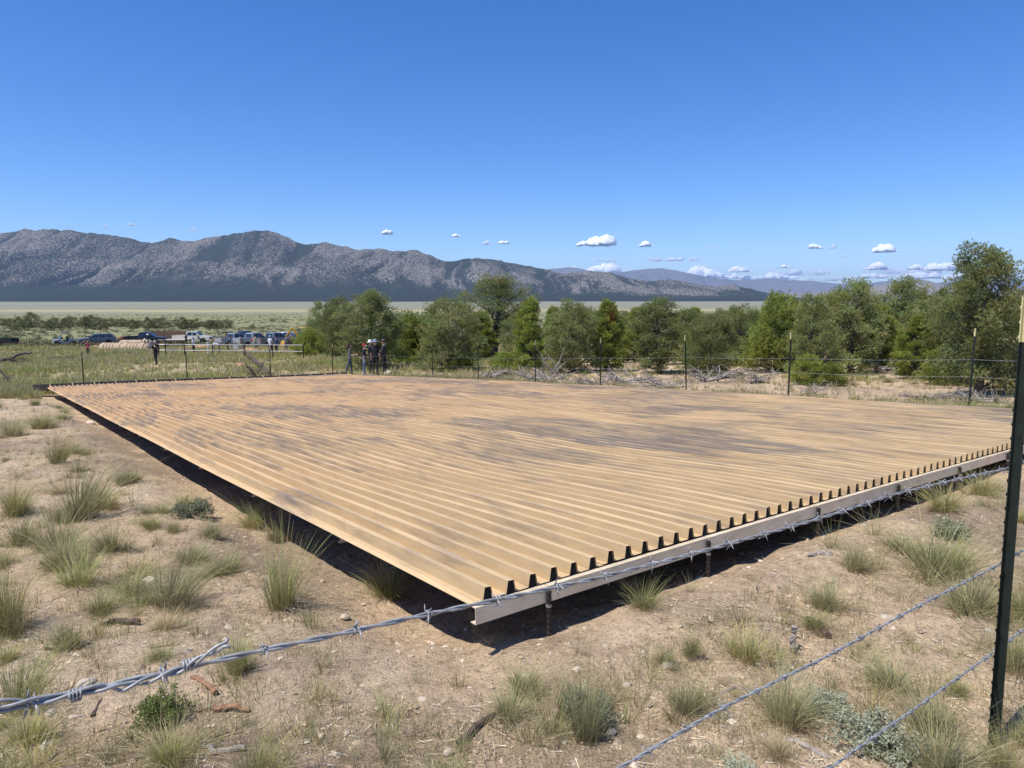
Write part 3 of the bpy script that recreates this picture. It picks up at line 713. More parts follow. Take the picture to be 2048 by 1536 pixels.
    # tufts
    dense = {'row': 22, 'round': 38, 'open': 34, 'cone': 32, 'bush': 36, 'tall': 36}[kind]; cl = {'cone': 0.155, 'bush': 0.18}.get(kind, 0.19) * (Wd / 3.2) ** 0.6
    juni = kind in ('cone', 'bush'); nb = 7
    tipP = np.array([e for e, _ in tips]); T_ = len(tipP)
    base = np.array([0.13, 0.15, 0.062]) if kind == 'row' else np.array([0.268, 0.318, 0.076]) if juni else np.array([0.250, 0.288, 0.116])  # row crowns darker: dense self-shading put into their needle colour
    base = base[None] * rng.uniform(0.72, 1.28, (T_, 1)) * np.stack([rng.uniform(0.9, 1.2, T_), np.ones(T_), rng.uniform(0.75, 1.1, T_)], -1)
    off = rng.normal(size=(T_, dense, 3)) * cl * np.array([1, 1, 0.72]); off *= np.minimum(1, 1.7 * cl / (np.linalg.norm(off, axis=2, keepdims=True) + 1e-6))
    c0 = (tipP[:, None] + off).reshape(-1, 3)
    ax = norm(off.reshape(-1, 3) / cl * 0.7 + np.array([0, 0, 0.75]) + norm(c0 - np.array([0, 0, H * 0.45])) * 0.5)
    n_ = len(c0) * nb; dv = norm(rng.normal(size=(n_, 3)) * (0.42 if juni else 0.62) + np.repeat(ax, nb, 0))
    Pn = np.repeat(c0, nb, 0) + rng.normal(size=(n_, 3)) * 0.018
    Cn = np.repeat(np.repeat(base, dense, 0) * rng.uniform(0.82, 1.18, (T_ * dense, 1)), nb, 0)
    V, Fq, C = tri_cloud(Pn, dv, rng.uniform(0.06, 0.105, n_) * (0.9 if juni else 1.05), rng.uniform(0.020, 0.033, n_), Cn, rng)
    keep = V[Fq][:, :, 2].min(1) > 0.02
    return (tb.mesh('trunk', ['bark', 'deadwood'], True), mesh_from('crown', V, Fq[keep], ['needles'], cols=C), None)
TV = {}
def tv(kind, k):
    if (kind, k) not in TV:
        H, Wd = {'row': (3.0, 3.6), 'round': (4.2, 3.6), 'open': (6.5, 4.2), 'cone': (4.2, 2.5), 'bush': (2.2, 2.6), 'tall': (5.4, 3.2)}[kind]
        TV[(kind, k)] = (make_tree({'row': 600, 'round': 100, 'open': 200, 'cone': 300, 'bush': 400, 'tall': 500}[kind] + k * 7, H, Wd, kind), H, Wd)
    return TV[(kind, k)]
def tree(name, kind, k, px, py, ytop, wpx, label, group='pinyon and juniper trees behind the fence', rz=None, depth=None):
    p = at(px, py)
    if depth:
        r = ray(px, py); sc = depth / r[1]; p = np.array([r[0] * sc, depth, 0]); p[2] = gzs(p[0], p[1])
    q = ppm(p)
    zt = -(math.tan(PITCH + math.atan((ytop - 768) / F))) * p[1]; H = max(0.5, zt - p[2]); Wm = wpx * 1.12 / q
    (tr, cr, dd), H0, W0 = tv(kind, k); H *= 0.955
    o = thing(name, label, 'tree' if H > 1.6 else 'shrub', tuple(p), random.uniform(0, 6.28) if rz is None else rz, group)
    o.scale = (Wm / W0, Wm / W0, H / H0)
    link('trunk', tr, o); link('crown', cr, o)
    if dd is not None: link('dead_twig', dd, o)
    return o
G2 = 'background trees of the woodland'
TREES = [
 ('juniper_bush', 'bush', 0, 622, 712, 660, 62, 'bright green juniper bush beside the yellow digger'),
 ('pinyon_tree', 'round', 0, 684, 716, 598, 82, 'dark pinyon pine joined to the left flank of the trunked pinyon'),
 ('pinyon_tree', 'tall', 0, 748, 738, 582, 118, 'pinyon pine with a straight dark trunk behind the standing people'),
 ('juniper_bush', 'bush', 1, 815, 728, 630, 92, 'dark juniper shrub to the right of the braced corner post'),
 ('pinyon_tree', 'round', 1, 898, 742, 598, 122, 'broad rounded pinyon below the tall open-crowned tree'),
 ('pinyon_tree', 'open', 0, 985, 716, 552, 140, 'tall open-crowned pinyon with forked bare limbs against the mountains'),
 ('juniper_tree', 'cone', 0, 1060, 742, 594, 84, 'dense dark cone-shaped juniper right of the broad pinyon'),
 ('pinyon_tree', 'round', 2, 1146, 746, 607, 102, 'blue-green rounded pinyon between two cone junipers'),
 ('juniper_tree', 'cone', 1, 1212, 742, 599, 80, 'pointed juniper with a rusty orange patch near its tip'),
 ('pinyon_tree', 'tall', 1, 1318, 746, 597, 104, 'pinyon with a crooked pointed top and dark multiple trunks'),
 ('pinyon_tree', 'round', 0, 1418, 752, 632, 112, 'silvery pinyon full of bare grey twigs'),
 ('juniper_tree', 'bush', 2, 1550, 744, 598, 120, 'large yellow-green juniper with dark spreading stems'),
 ('pinyon_tree', 'tall', 0, 1622, 766, 588, 84, 'thin pinyon with dead grey branches behind the upright fence post'),
 ('pinyon_tree', 'tall', 1, 1700, 748, 560, 108, 'tall dense pinyon with a dark crooked trunk'),
 ('juniper_tree', 'cone', 2, 1760, 744, 608, 104, 'bright green juniper filling the gap beside the tall dense pinyon'),
 ('pinyon_tree', 'tall', 2, 1806, 736, 555, 96, 'feathery-topped pinyon rising behind the junipers'),
 ('juniper_tree', 'cone', 0, 1826, 757, 628, 92, 'yellow-green juniper on a short stout trunk over bare sand'),
 ('pinyon_tree', 'round', 1, 1905, 756, 588, 112, 'dark pinyon crowding the left of the biggest tree'),
 ('pinyon_tree', 'tall', 2, 1958, 792, 488, 150, 'biggest pinyon with a thick black trunk and high clumped crown'),
 ('pinyon_tree', 'round', 2, 2040, 786, 585, 130, 'pinyon partly behind the tall cream-topped post'),
 ('pinyon_tree', 'round', 0, 2140, 776, 560, 170, 'pinyon beyond the biggest tree'),
 ('juniper_bush', 'bush', 0, 1614, 770, 712, 62, 'small bushy pinyon sapling behind the upright fence post'),
 ('juniper_bush', 'bush', 1, 1408, 738, 682, 70, 'low green bush in front of the silvery pinyon'),
 ('juniper_bush', 'bush', 2, 1893, 768, 700, 96, 'low spreading young pinyon left of the thick black trunk'),
 ('yellow_shrub', 'bush', 1, 1660, 772, 728, 56, 'yellow-green shrub at the foot of the thin pinyon'),
 ('juniper_bush', 'bush', 2, 920, 744, 706, 50, 'small green bush under the broad rounded pinyon'),
 ('juniper_bush', 'bush', 0, 1010, 742, 705, 52, 'small green bush beside the cone-shaped juniper'),
]
for i, (nm, kd, k, px, py, yt, w, lb) in enumerate(TREES):
    o = tree(nm, kd, k, px, py, yt, w, lb, rz=i * 1.7)
    if 'rusty' in lb:      # a sprig of dead orange needles
        g_ = np.random.default_rng(8); n_ = 900; P_ = np.array([0.22, -0.28, 3.5]) + g_.normal(size=(n_, 3)) * np.array([0.16, 0.14, 0.22])
        a_ = -o.rotation_euler[2]; P_[:, :2] = P_[:, :2] @ np.array([[math.cos(a_), math.sin(a_)], [-math.sin(a_), math.cos(a_)]])
        v_, f_, c_ = tri_cloud(P_, norm(g_.normal(size=(n_, 3)) + np.array([0, 0, 0.8])), g_.uniform(0.07, 0.11, n_), g_.uniform(0.03, 0.045, n_), np.array([0.36, 0.16, 0.045]) * g_.uniform(0.7, 1.2, (n_, 1)), g_)
        tag(link('dead_sprig', mesh_from('dead_sprig', v_, f_, ['needles'], cols=c_), o), 'rusty orange dead sprig', kind='stuff')
# further rows of the woodland behind
BK = [(650, 640, 606, 60, 66), (1105, 622, 612, 60, 60), (1255, 640, 622, 70, 70), (1290, 640, 622, 66, 56), (1385, 640, 614, 70, 74), (1445, 640, 622, 60, 60), (1475, 640, 626, 74, 66), (1500, 640, 620, 62, 52), (1590, 640, 602, 60, 64), (1655, 640, 585, 62, 60), (1735, 640, 592, 70, 48), (1850, 640, 588, 66, 44), (1880, 640, 576, 60, 40), (1935, 640, 560, 64, 38), (1345, 640, 626, 60, 80), (860, 640, 628, 50, 60), (780, 640, 622, 50, 64), (2080, 640, 560, 90, 34), (2200, 640, 540, 110, 36), (1530, 640, 612, 60, 46), (1410, 640, 634, 60, 52), (1240, 640, 640, 56, 48), (1690, 640, 612, 80, 52), (1790, 640, 604, 80, 50), (1110, 640, 628, 70, 48), (1180, 640, 618, 70, 52), (1270, 640, 612, 80, 45), (1370, 640, 618, 84, 42), (1480, 640, 612, 84, 40), (960, 640, 622, 80, 50), (1040, 640, 630, 70, 46), (840, 640, 640, 70, 47), (1640, 640, 616, 80, 36), (1580, 640, 622, 80, 34)]
for i, (px, _, yt, w, dep) in enumerate(BK):
    kd = ('round', 'cone', 'tall', 'round', 'cone')[i % 5]
    tree('woodland_tree', kd, i % 3, px, 700, yt, w, {'round': 'rounded pinyon', 'cone': 'pointed juniper', 'tall': 'slender pinyon'}[kd] + (' deep in' if dep > 55 else ' in the middle of' if dep > 42 else ' near the front of') + ' the woodland between the front trees', G2, rz=i * 2.3, depth=dep)
# tree line across the flat beyond the vehicles
rl = random.Random(11); xs_ = 4
while xs_ < 455:
    w = rl.uniform(17, 34); h = rl.uniform(14, 24) + (8 if 55 < xs_ < 80 or 150 < xs_ < 200 else 0) - (6 if xs_ > 400 else 0)
    tree('treeline_tree', 'row', int(xs_) % 3, xs_, 650, 655 - h * 0.92, w, ('tall' if h > 21 else 'low' if h < 16 else 'middling') + (' broad' if w > 26 else ' narrow') + ' dark juniper in the long row across the flat beyond the vehicles', 'tree row beyond the vehicles', depth=rl.uniform(195, 250)); xs_ += w * rl.uniform(0.5, 0.85)
for px, yt, w, dep in ((545, 636, 10, 320), (568, 640, 8, 330), (624, 640, 18, 230), (640, 643, 16, 220), (505, 648, 10, 210)):
    tree('treeline_tree', 'row', 0, px, 650, yt, w, 'lone small dark juniper out on the pale flat', 'lone junipers on the flat', depth=dep)
# ------------------------------------------------------------------ grasses, shrubs and ground litter
attr_mat('grass', 0.8, 0.1, 0.25)
attr_mat('litter', 0.95, 0.05)
PAL = {'green': ((0.36, 0.27, 0.15), (0.225, 0.265, 0.070), (0.38, 0.38, 0.15)),
       'grey':  ((0.35, 0.275, 0.165), (0.245, 0.262, 0.110), (0.37, 0.35, 0.19)),
       'lime':  ((0.34, 0.265, 0.13), (0.30, 0.295, 0.085), (0.42, 0.38, 0.17)),
       'dry':   ((0.32, 0.25, 0.15), (0.40, 0.33, 0.19), (0.48, 0.41, 0.26)),
       'dark':  ((0.25, 0.19, 0.11), (0.165, 0.20, 0.058), (0.30, 0.295, 0.12))}
def blades(n, rbase, h, spread, pal, rng, wd=0.004, droop=0.5, lean=(0, 0), seg=4, seeds=0.12):
    a = rng.uniform(0, 6.283, n); rb = rbase * np.sqrt(rng.random(n)); base = np.stack([np.cos(a) * rb, np.sin(a) * rb, np.full(n, -0.015)], -1)
    out = np.stack([np.cos(a + rng.normal(size=n) * 0.6), np.sin(a + rng.normal(size=n) * 0.6), np.zeros(n)], -1)
    L = h * rng.uniform(0.28, 1.12, n); tall = rng.random(n) < seeds; L = np.where(tall, L * 1.35, L)
    sp = spread * (0.25 + rb / (rbase + 1e-6)) * rng.uniform(0.4, 1.3, n)
    droop = droop * rng.uniform(0.3, 1.9, n); fs = np.linspace(0, 1, seg + 1); pts = []
    for f in fs:
        horiz = out * (sp * L * (f * 0.55 + droop * f * f))[:, None] + np.array([lean[0], lean[1], 0]) * (L * f * f)[:, None]
        zz = L * (f - droop * 0.42 * sp * f * f)
        p = base + horiz; p[:, 2] += zz; pts.append(p)
    wv = norm(np.cross(out, np.array([0, 0, 1.0])) + rng.normal(size=(n, 3)) * 0.5)
    w = wd * rng.uniform(0.6, 1.35, n); b, m_, t_ = (np.array(q) for q in PAL[pal]); c0 = rng.uniform(0.8, 1.45, (n, 1)); deadb = rng.random(n) < (0.25 if pal != 'dry' else 0.6)
    V = []; C = []
    for i, f in enumerate(fs):
        ww = w * (1 - 0.9 * f ** 1.5)
        V += [pts[i] - wv * ww[:, None] / 2, pts[i] + wv * ww[:, None] / 2]
        c = np.where(f < 0.45, b + (m_ - b) * (f / 0.45), m_ + (t_ - m_) * ((f - 0.45) / 0.55)) * c0
        c = np.where(deadb[:, None], np.array(PAL['dry'][1]) * c0 * (0.75 + 0.35 * f), c); C += [c, c]
    V = np.stack(V, 1); C = np.stack(C, 1); k = 2 * (seg + 1)
    q = np.array([[2 * i, 2 * i + 1, 2 * i + 3, 2 * i + 2] for i in range(seg)])
    Fq = (np.arange(n)[:, None, None] * k + q[None]).reshape(-1, 4)
    return V.reshape(-1, 3), Fq, C.reshape(-1, 3)
GT = {}
def tuft_mesh(pal, k, style='clump'):
    key = (pal, k, style)
    if key not in GT:
        rng = np.random.default_rng(900 + k * 13 + len(pal) * 101 + len(style) * 7)
        if style == 'clump':
            a = blades(430, 0.085, 0.34, 0.85, pal, rng, 0.0036, 0.5, (0.14, 0.05)); b2 = blades(110, 0.13, 0.13, 1.9, 'dry', rng, 0.004, 0.9, seg=3); parts = [a, b2]
            for q in range(3):      # loose satellites around the main clump
                v_, f_, c_ = blades(70, 0.035, 0.22, 1.0, pal if q else 'dry', rng, 0.0034, 0.6, tuple(rng.normal(size=2) * 0.15)); aa = rng.uniform(0, 6.28); v_[:, :2] += np.array([math.cos(aa), math.sin(aa)]) * rng.uniform(0.1, 0.2); parts.append((v_, f_, c_))
        elif style == 'up': a = blades(380, 0.07, 0.36, 0.6, pal, rng, 0.0034, 0.4, (0.05, 0.02)); b2 = blades(90, 0.1, 0.10, 1.9, 'dry', rng, 0.004, 0.9, seg=3); parts = [a, b2]
        elif style == 'thin': a = blades(70, 0.05, 0.30, 1.0, pal, rng, 0.0030, 0.35, (0.05, 0)); b2 = blades(40, 0.09, 0.09, 2.2, 'dry', rng, 0.0035, 0.9, seg=3); parts = [a, b2]
        elif style == 'sprawl': a = blades(300, 0.16, 0.30, 2.4, pal, rng, 0.004, 1.0, (0.3, -0.1), seg=5); parts = [a]
        elif style == 'wind': a = blades(430, 0.10, 0.36, 0.8, pal, rng, 0.0036, 0.6, (0.42, 0.05)); parts = [a]
        off = 0; Vs = []; Fs = []; Cs = []
        for v, f, c in parts: Vs.append(v); Fs.append(f + off); Cs.append(c); off += len(v)
        GT[key] = mesh_from('grass_tuft', np.concatenate(Vs), np.concatenate(Fs), ['grass'], cols=np.concatenate(Cs))
    return GT[key]
def tuft(px, py, hpx, wpx, pal, style, label, k=0, group=None):
    p = at(px, py); q = ppm(p) * math.cos(math.atan2(-p[2], p[1])); H = hpx / q; Wm = wpx / ppm(p)
    o = link('grass_tuft', tuft_mesh(pal, k, style), None, tuple(p))
    w0 = {'clump': 0.47, 'up': 0.33, 'thin': 0.32, 'sprawl': 0.75, 'wind': 0.54}[style]
    s = Wm / w0 * 0.88; o.scale = (s, s, H / 0.38); o.rotation_euler = (0, 0, random.uniform(-0.6, 0.6) if style == 'wind' else random.uniform(0, 6.28))
    return tag(o, label, 'grass', group)
GA = 'bunchgrass clumps around the apron'
HT = [
 (1172, 1482, 140, 112, 'grey', 'up', 'upright grey-green bunchgrass clump growing through a grey shrub below the apron corner'),
 (562, 1216, 150, 122, 'green', 'up', 'fan-shaped green bunchgrass clump standing alone left of the apron edge'),
 (345, 1216, 122, 165, 'grey', 'wind', 'wide grey-green bunchgrass clump next to a flat pale stone'),
 (218, 1104, 76, 92, 'dark', 'clump', 'dark green bunchgrass clump with shadowed base beside a brownish one'),
 (112, 1098, 98, 130, 'grey', 'clump', 'brownish-green bunchgrass clump left of the dark green one'),
 (168, 1036, 150, 150, 'grey', 'wind', 'large wind-combed bunchgrass clump above the dark green one'),
 (116, 926, 78, 76, 'lime', 'wind', 'yellow-green bunchgrass clump bending over litter'),
 (80, 858, 56, 66, 'green', 'clump', 'round green bunchgrass clump nearest the gutter end'),
 (268, 1016, 56, 70, 'grey', 'thin', 'pale thin grass clump by the wind-combed one'),
 (348, 1066, 44, 50, 'grey', 'clump', 'small bunchgrass clump below the low grey sagebrush'),
 (424, 1076, 50, 66, 'grey', 'clump', 'small bunchgrass clump between sagebrush and apron shadow'),
 (508, 1058, 72, 84, 'green', 'clump', 'green bunchgrass clump at the edge of the apron shadow'),
 (556, 1082, 62, 66, 'grey', 'clump', 'straw-green bunchgrass clump at the edge of the apron shadow'),
 (472, 1342, 108, 92, 'green', 'clump', 'green bunchgrass clump behind the splice of the top wire'),
 (42, 1420, 150, 150, 'green', 'wind', 'lush green bunchgrass clump behind the doubled wire'),
 (12, 1262, 180, 130, 'lime', 'clump', 'tall straw-coloured bunchgrass clump above the lush green one'),
 (335, 1515, 92, 230, 'dry', 'sprawl', 'sprawling mat of dry yellow grass under the doubled wire'),
 (520, 1560, 110, 160, 'lime', 'wind', 'yellow-green grass blades at a curved grey branch'),
 (60, 1540, 90, 190, 'lime', 'sprawl', 'sprawling yellow-green grass below the lush green clump'),
 (775, 1192, 84, 120, 'dark', 'clump', 'dark bunchgrass clump growing up against the apron edge'),
 (772, 1190, 200, 60, 'dry', 'thin', 'tall dry seed stems rising past the apron edge'),
 (918, 1372, 96, 92, 'dry', 'thin', 'sparse straw-coloured clump below the apron corner'),
 (648, 1342, 92, 100, 'grey', 'thin', 'sparse twiggy grass clump below the top wire'),
 (620, 1452, 64, 42, 'dark', 'thin', 'small dark grass tuft in open sand'),
 (1290, 1216, 66, 84, 'green', 'clump', 'light green bunchgrass clump in front of the edge beam'),
 (1382, 1308, 62, 62, 'dark', 'clump', 'small dark bunchgrass tuft in bare sand before the edge beam'),
 (1380, 1182, 40, 44, 'grey', 'thin', 'tiny grass tuft beside the edge beam shadow'),
 (1650, 1216, 78, 96, 'grey', 'clump', 'grey bunchgrass clump with a dead stalk'),
 (1870, 1152, 120, 200, 'grey', 'clump', 'biggest grey-green bunchgrass clump near the tall post'),
 (1905, 1160, 112, 130, 'green', 'wind', 'green half of the biggest clump near the tall post'),
 (1712, 1136, 72, 92, 'grey', 'clump', 'grey-green bunchgrass clump behind the biggest one'),
 (1888, 1022, 74, 96, 'lime', 'clump', 'straw-tipped bunchgrass clump behind the top wire'),
 (1962, 990, 70, 90, 'lime', 'clump', 'straw-tipped bunchgrass clump close to the tall post'),
 (1568, 1446, 142, 150, 'grey', 'clump', 'large grey bunchgrass clump crossed by the middle wire'),
 (1590, 1450, 70, 150, 'dry', 'sprawl', 'dry skirt of the large clump crossed by the middle wire'),
 (1480, 1246, 90, 100, 'dry', 'thin', 'sparse twiggy clump in sand before the edge beam'),
 (1742, 1424, 96, 110, 'lime', 'thin', 'sparse green clump above the pale sage shrub'),
 (1806, 1204, 70, 84, 'dry', 'thin', 'sparse dry clump under the middle wire'),
 (1972, 1292, 84, 96, 'grey', 'thin', 'grey-green clump behind the foot of the tall post'),
 (2036, 1340, 110, 110, 'dark', 'clump', 'dark clump right of the tall post'),
 (1880, 1545, 128, 170, 'grey', 'clump', 'coarse bunchgrass clump beside the pale sage shrub'),
 (2010, 1550, 110, 100, 'lime', 'clump', 'yellow-green clump at the foot of the tall post'),
 (1380, 1548, 76, 90, 'grey', 'thin', 'short clump under the middle wire'),
 (958, 1272, 90, 92, 'dry', 'thin', 'dry stems under the apron corner'),
 (992, 1290, 52, 66, 'green', 'thin', 'short green blades in the shadow of the apron corner'),
 (2040, 1236, 110, 90, 'lime', 'clump', 'straw clump behind the tall post'),
 (30, 1030, 100, 90, 'lime', 'wind', 'bent yellow-green clump left of the wind-combed one'),
 (22, 872, 60, 70, 'grey', 'clump', 'grey clump left of the round green one'),
 (44, 1090, 90, 90, 'dark', 'clump', 'dark clump left of the brownish one'),
 (395, 1270, 60, 70, 'dark', 'thin', 'thin tuft right of the flat pale stone'),
 (270, 1150, 50, 120, 'lime', 'sprawl', 'low yellow-green patch above the flat pale stone'),
 (1160, 1310, 62, 70, 'dry', 'thin', 'thin dry clump before the first stake of the edge beam'),
 (200, 1340, 70, 80, 'dry', 'thin', 'thin dry clump behind the doubled wire'),
 (700, 1520, 70, 80, 'grey', 'thin', 'short thin clump near the dark stick'),
]
for i, (px, py, h, w, pal, st, lb) in enumerate(HT): tuft(px, py, h, w, pal, st, lb, i % 4, GA)
# loose clumps over the rest of the sandy ground
rg = np.random.default_rng(5); cnt = 0; LB = {'clump': 'loose bunchgrass tuft on the open ground', 'thin': 'thin wispy grass tuft on the open ground'}
LAND = [('the apron corner', at(960, 1260)), ('the tall post', post0), ('the pale sage shrub', at(1752, 1500)), ('the dark stick', at(965, 1450)), ('the short grey log', at(1640, 1112)), ('the low grey sagebrush', at(382, 1032)), ('the leafy green shrub', at(322, 1440)), ('the curved bark slab', at(235, 1245)), ('the open gutter end', at(90, 790)), ('the flat pale stone', at(300, 1165)), ('the biggest pinyon', at(1958, 792)), ('the grey stump', at(1586, 1298)), ('the curved grey branch', at(440, 1505)), ('the first stake', at(1103, 1240)), ('the braced corner post', corner), ('the yellow-green shrub', at(1660, 772)), ('the silvery pinyon', at(1418, 752)), ('the cone juniper', at(1060, 742)), ('the white stone', at(182, 848)), ('the fallen dark snag', at(515, 745))]
while cnt < 225:
    y = rg.uniform(1.4, 34) if cnt > 150 else rg.uniform(2.2, 11); x = rg.uniform(-0.85, 0.85) * y
    u, w = uw_of(x, y)
    if -0.35 < u < AL + 0.5 and -0.25 < w < AW + 0.3: continue
    if y < 12 and rg.random() > fbm(np.array([x * 0.8]), np.array([y * 0.8]), 3, 91)[0] * 1.4 - 0.15: continue
    st = 'thin' if (rg.random() < 0.55 and y < 12) else 'clump'; pal = rg.choice(['green', 'grey', 'dry', 'lime', 'grey', 'dark'])
    o = link('grass_tuft', tuft_mesh(str(pal), int(rg.integers(0, 4)), st), None, (x, y, gzs(x, y)))
    s = rg.uniform(0.35, 0.8) * (0.75 if y < 3.6 else 1.0 if y < 12 else 1.25); o.scale = (s, s, s * rg.uniform(0.7, 1.1)); o.rotation_euler = (0, 0, rg.uniform(0, 6.28))
    side = 'left of the apron' if w < 0 else ('behind the apron' if w > AW else ('before the edge beam' if u < 0 else 'beyond the gutter'))
    tag(o, f"{'wispy' if st == 'thin' else 'small'} {'straw' if pal == 'dry' else pal if pal != 'grey' else 'grey-green'} grass tuft near {min(LAND, key=lambda q: math.hypot(q[1][0] - x, q[1][1] - y))[0]}, {side}", 'grass', f'small grass tufts {side}'); cnt += 1
# sagebrush: woody twigs and clusters of small rounded grey leaves
plain('twig', (0.16, 0.125, 0.095), 0.9, 0, 0.3, 30)
def sage_mesh(seed, pal, leaf=0.009):
    rng = np.random.default_rng(seed); mb = MB(); tips = []
    for k in range(46):
        a = rng.uniform(0, 6.28); el = rng.uniform(0.15, 1.25); L = 0.2 * rng.uniform(0.7, 1.1)
        d = np.array([math.cos(a) * math.cos(el), math.sin(a) * math.cos(el), math.sin(el) * 0.8]); e = d * L
        mb.tube([(0, 0, 0), e * 0.5 + rng.normal(size=3) * 0.01, e], [0.004, 0.003, 0.0015], 4, cap=False)
        for q in range(6): tips.append(e * rng.uniform(0.55, 1.05) + rng.normal(size=3) * 0.022)
    tips = np.array(tips); n = 16; P = np.repeat(tips, n, 0) + rng.normal(size=(len(tips) * n, 3)) * 0.011
    D = norm(rng.normal(size=P.shape) + np.array([0, 0, 0.5])); c = np.array(pal)[None] * rng.uniform(0.75, 1.25, (len(P), 1))
    P[:, 2] = np.maximum(P[:, 2], 0.004)
    V, Fq, C = tri_cloud(P, D, rng.uniform(0.8, 1.4, len(P)) * leaf * 1.5, rng.uniform(0.8, 1.3, len(P)) * leaf, c, rng)
    return mb.mesh('stem', ['twig']), mesh_from('foliage', V, Fq, ['grass'], cols=C)
SG = [sage_mesh(1, (0.42, 0.44, 0.30)), sage_mesh(2, (0.27, 0.285, 0.175)), sage_mesh(3, (0.20, 0.235, 0.075))]
def shrub(px, py, hpx, wpx, k, label, name='sagebrush', dep=None):
    p = at(px, py); q = ppm(p); o = thing(name, label, 'shrub', tuple(p), random.uniform(0, 6), 'low shrubs on the sand')
    s = wpx / q / 0.42; o.scale = (s, s, max(0.6 * s, hpx / q / 0.21)); link('stem', SG[k][0], o); link('foliage', SG[k][1], o); return o
shrub(1752, 1500, 92, 190, 0, 'pale grey-green sage shrub with rounded leaves at the lowest wire')
shrub(1655, 1420, 46, 120, 0, 'smaller pale sage shrub beside the large clump crossed by wire')
shrub(1180, 1440, 62, 140, 1, 'grey-leaved shrub behind the upright bunchgrass clump')
shrub(382, 1032, 40, 96, 1, 'low grey sagebrush between bunchgrass clumps left of the apron')
shrub(322, 1440, 66, 128, 2, 'small leafy green shrub under the splice of the wire', 'green_shrub')
shrub(1480, 1560, 50, 110, 0, 'pale sage shrub under the middle wire')
shrub(1860, 1125, 30, 90, 1, 'grey shrub behind the biggest bunchgrass clump')
shrub(1900, 1070, 40, 90, 1, 'grey twiggy shrub between straw-tipped clumps')
# mass of field grass beyond the gutter and thin ground cover under the trees
def grass_mass(name, label, n, region, hrange, wd, pals, seed, nb=9):
    rng = np.random.default_rng(seed); P = []
    while len(P) < n:
        m_ = n * 2; x, y = region(rng, m_); u, w = uw_of(x, y)
        ok = ~((u > -0.5) & (u < AL + 0.35) & (w > -0.4) & (w < AW + 0.4))
        dn = fbm(x * 0.16, y * 0.16, 3, seed + 2); ok &= rng.random(m_) < np.clip((dn - 0.25) * 2.2, 0.12, 1)
        P += list(np.stack([x[ok], y[ok]], -1))
    P = np.array(P[:n]); z = gz(P[:, 0], P[:, 1]); d = np.hypot(P[:, 0], P[:, 1]); sc = rng.uniform(*hrange, n) * (0.7 + 0.6 * fbm(P[:, 0] * 0.4, P[:, 1] * 0.4, 2, seed + 5))
    pc = np.array([PAL[q][1] for q in pals]); tipc = np.array([PAL[q][2] for q in pals])
    fam = (fbm(P[:, 0] * 0.3, P[:, 1] * 0.3, 3, seed + 9) * len(pals) * 1.6 - len(pals) * 0.3 + rng.normal(size=n) * 0.7).astype(int).clip(0, len(pals) - 1)
    B = np.repeat(np.c_[P, z], nb, 0); S = np.repeat(sc, nb); fm = np.repeat(fam, nb); dd = np.repeat(d, nb); N_ = n * nb
    a = rng.uniform(0, 6.28, N_); sp = rng.uniform(0.1, 0.75, N_); B[:, :2] += np.stack([np.cos(a), np.sin(a)], -1) * (S * 0.32 * rng.random(N_))[:, None]; B[:, 2] -= 0.03
    D = norm(np.stack([np.cos(a) * sp, np.sin(a) * sp, np.ones(N_)], -1)); f = rng.random((N_, 1)); br = rng.uniform(0.8, 1.2, (N_, 1))
    c0 = (pc[fm] * 0.7 + np.array([0.1, 0.075, 0.04])) * br; c1 = (pc[fm] * (1 - f) + tipc[fm] * f) * br
    side = norm(np.stack([-np.sin(a + rng.normal(size=N_)), np.cos(a + rng.normal(size=N_)), np.zeros(N_)], -1)); w = wd * (0.4 + dd / 40)
    V = np.stack([B - side * w[:, None] / 2, B + side * w[:, None] / 2, B + D * (S * rng.uniform(0.6, 1.15, N_))[:, None]], 1).reshape(-1, 3)
    C = np.stack([c0, c0, c1], 1).reshape(-1, 3)
    o = link(name, mesh_from(name, V, np.arange(3 * N_).reshape(-1, 3), ['grass'], cols=C)); tag(o, label, 'grass', kind='stuff')
def rf(rng, m_):
    y = 24 + 92 * rng.random(m_) ** 1.35; x = -0.86 * y + rng.random(m_) * (0.86 * y + 2 + 0.02 * y); k = uw_of(x, y)[0] > AL - 4; x = np.where(k, x, -40); y = np.where(k, y, 60 + 20 * rng.random(m_)); return x + rng.normal(size=m_) * 0.3 * (~k), y
grass_mass('field_grass', 'thick green and straw field grass beyond the gutter around the vehicles', 34000, rf, (0.20, 0.46), 0.03, ['green', 'lime', 'dry', 'lime', 'grey', 'dry', 'green'], 3, 9)
def rw(rng, m_):
    y = 9 + 55 * rng.random(m_) ** 1.7; x = (-0.2 + 1.1 * rng.random(m_)) * y; kk = rng.random(m_) < 0.45; uu_ = rng.random(m_) * 27; w_ = AW + 0.5 + 3.2 * rng.random(m_); x = np.where(kk, C1[0] + uu_ * V1[0] + w_ * V2[0], x); y = np.where(kk, C1[1] + uu_ * V1[1] + w_ * V2[1], y); k = uw_of(x, y)[1] > AW + 0.3; return np.where(k, x, 0.75 * y + 4), y
grass_mass('understory_grass', 'sparse dry grass under the trees behind the far fence', 9500, rw, (0.14, 0.36), 0.018, ['dry', 'grey', 'lime', 'green'], 8, 10)
def rn(rng, m_):
    y = 1.2 + 26 * rng.random(m_) ** 1.7; return (rng.random(m_) * 1.7 - 0.85) * y, y
grass_mass('dry_stubble', 'scattered short dead grass stems on bare sand', 15000, rn, (0.04, 0.11), 0.007, ['dry', 'dry', 'grey'], 12, 7)
def rl_(rng, m_):
    y = 2.4 + 22 * rng.random(m_) ** 1.3; return (rng.random(m_) * 1.7 - 0.85) * y, y
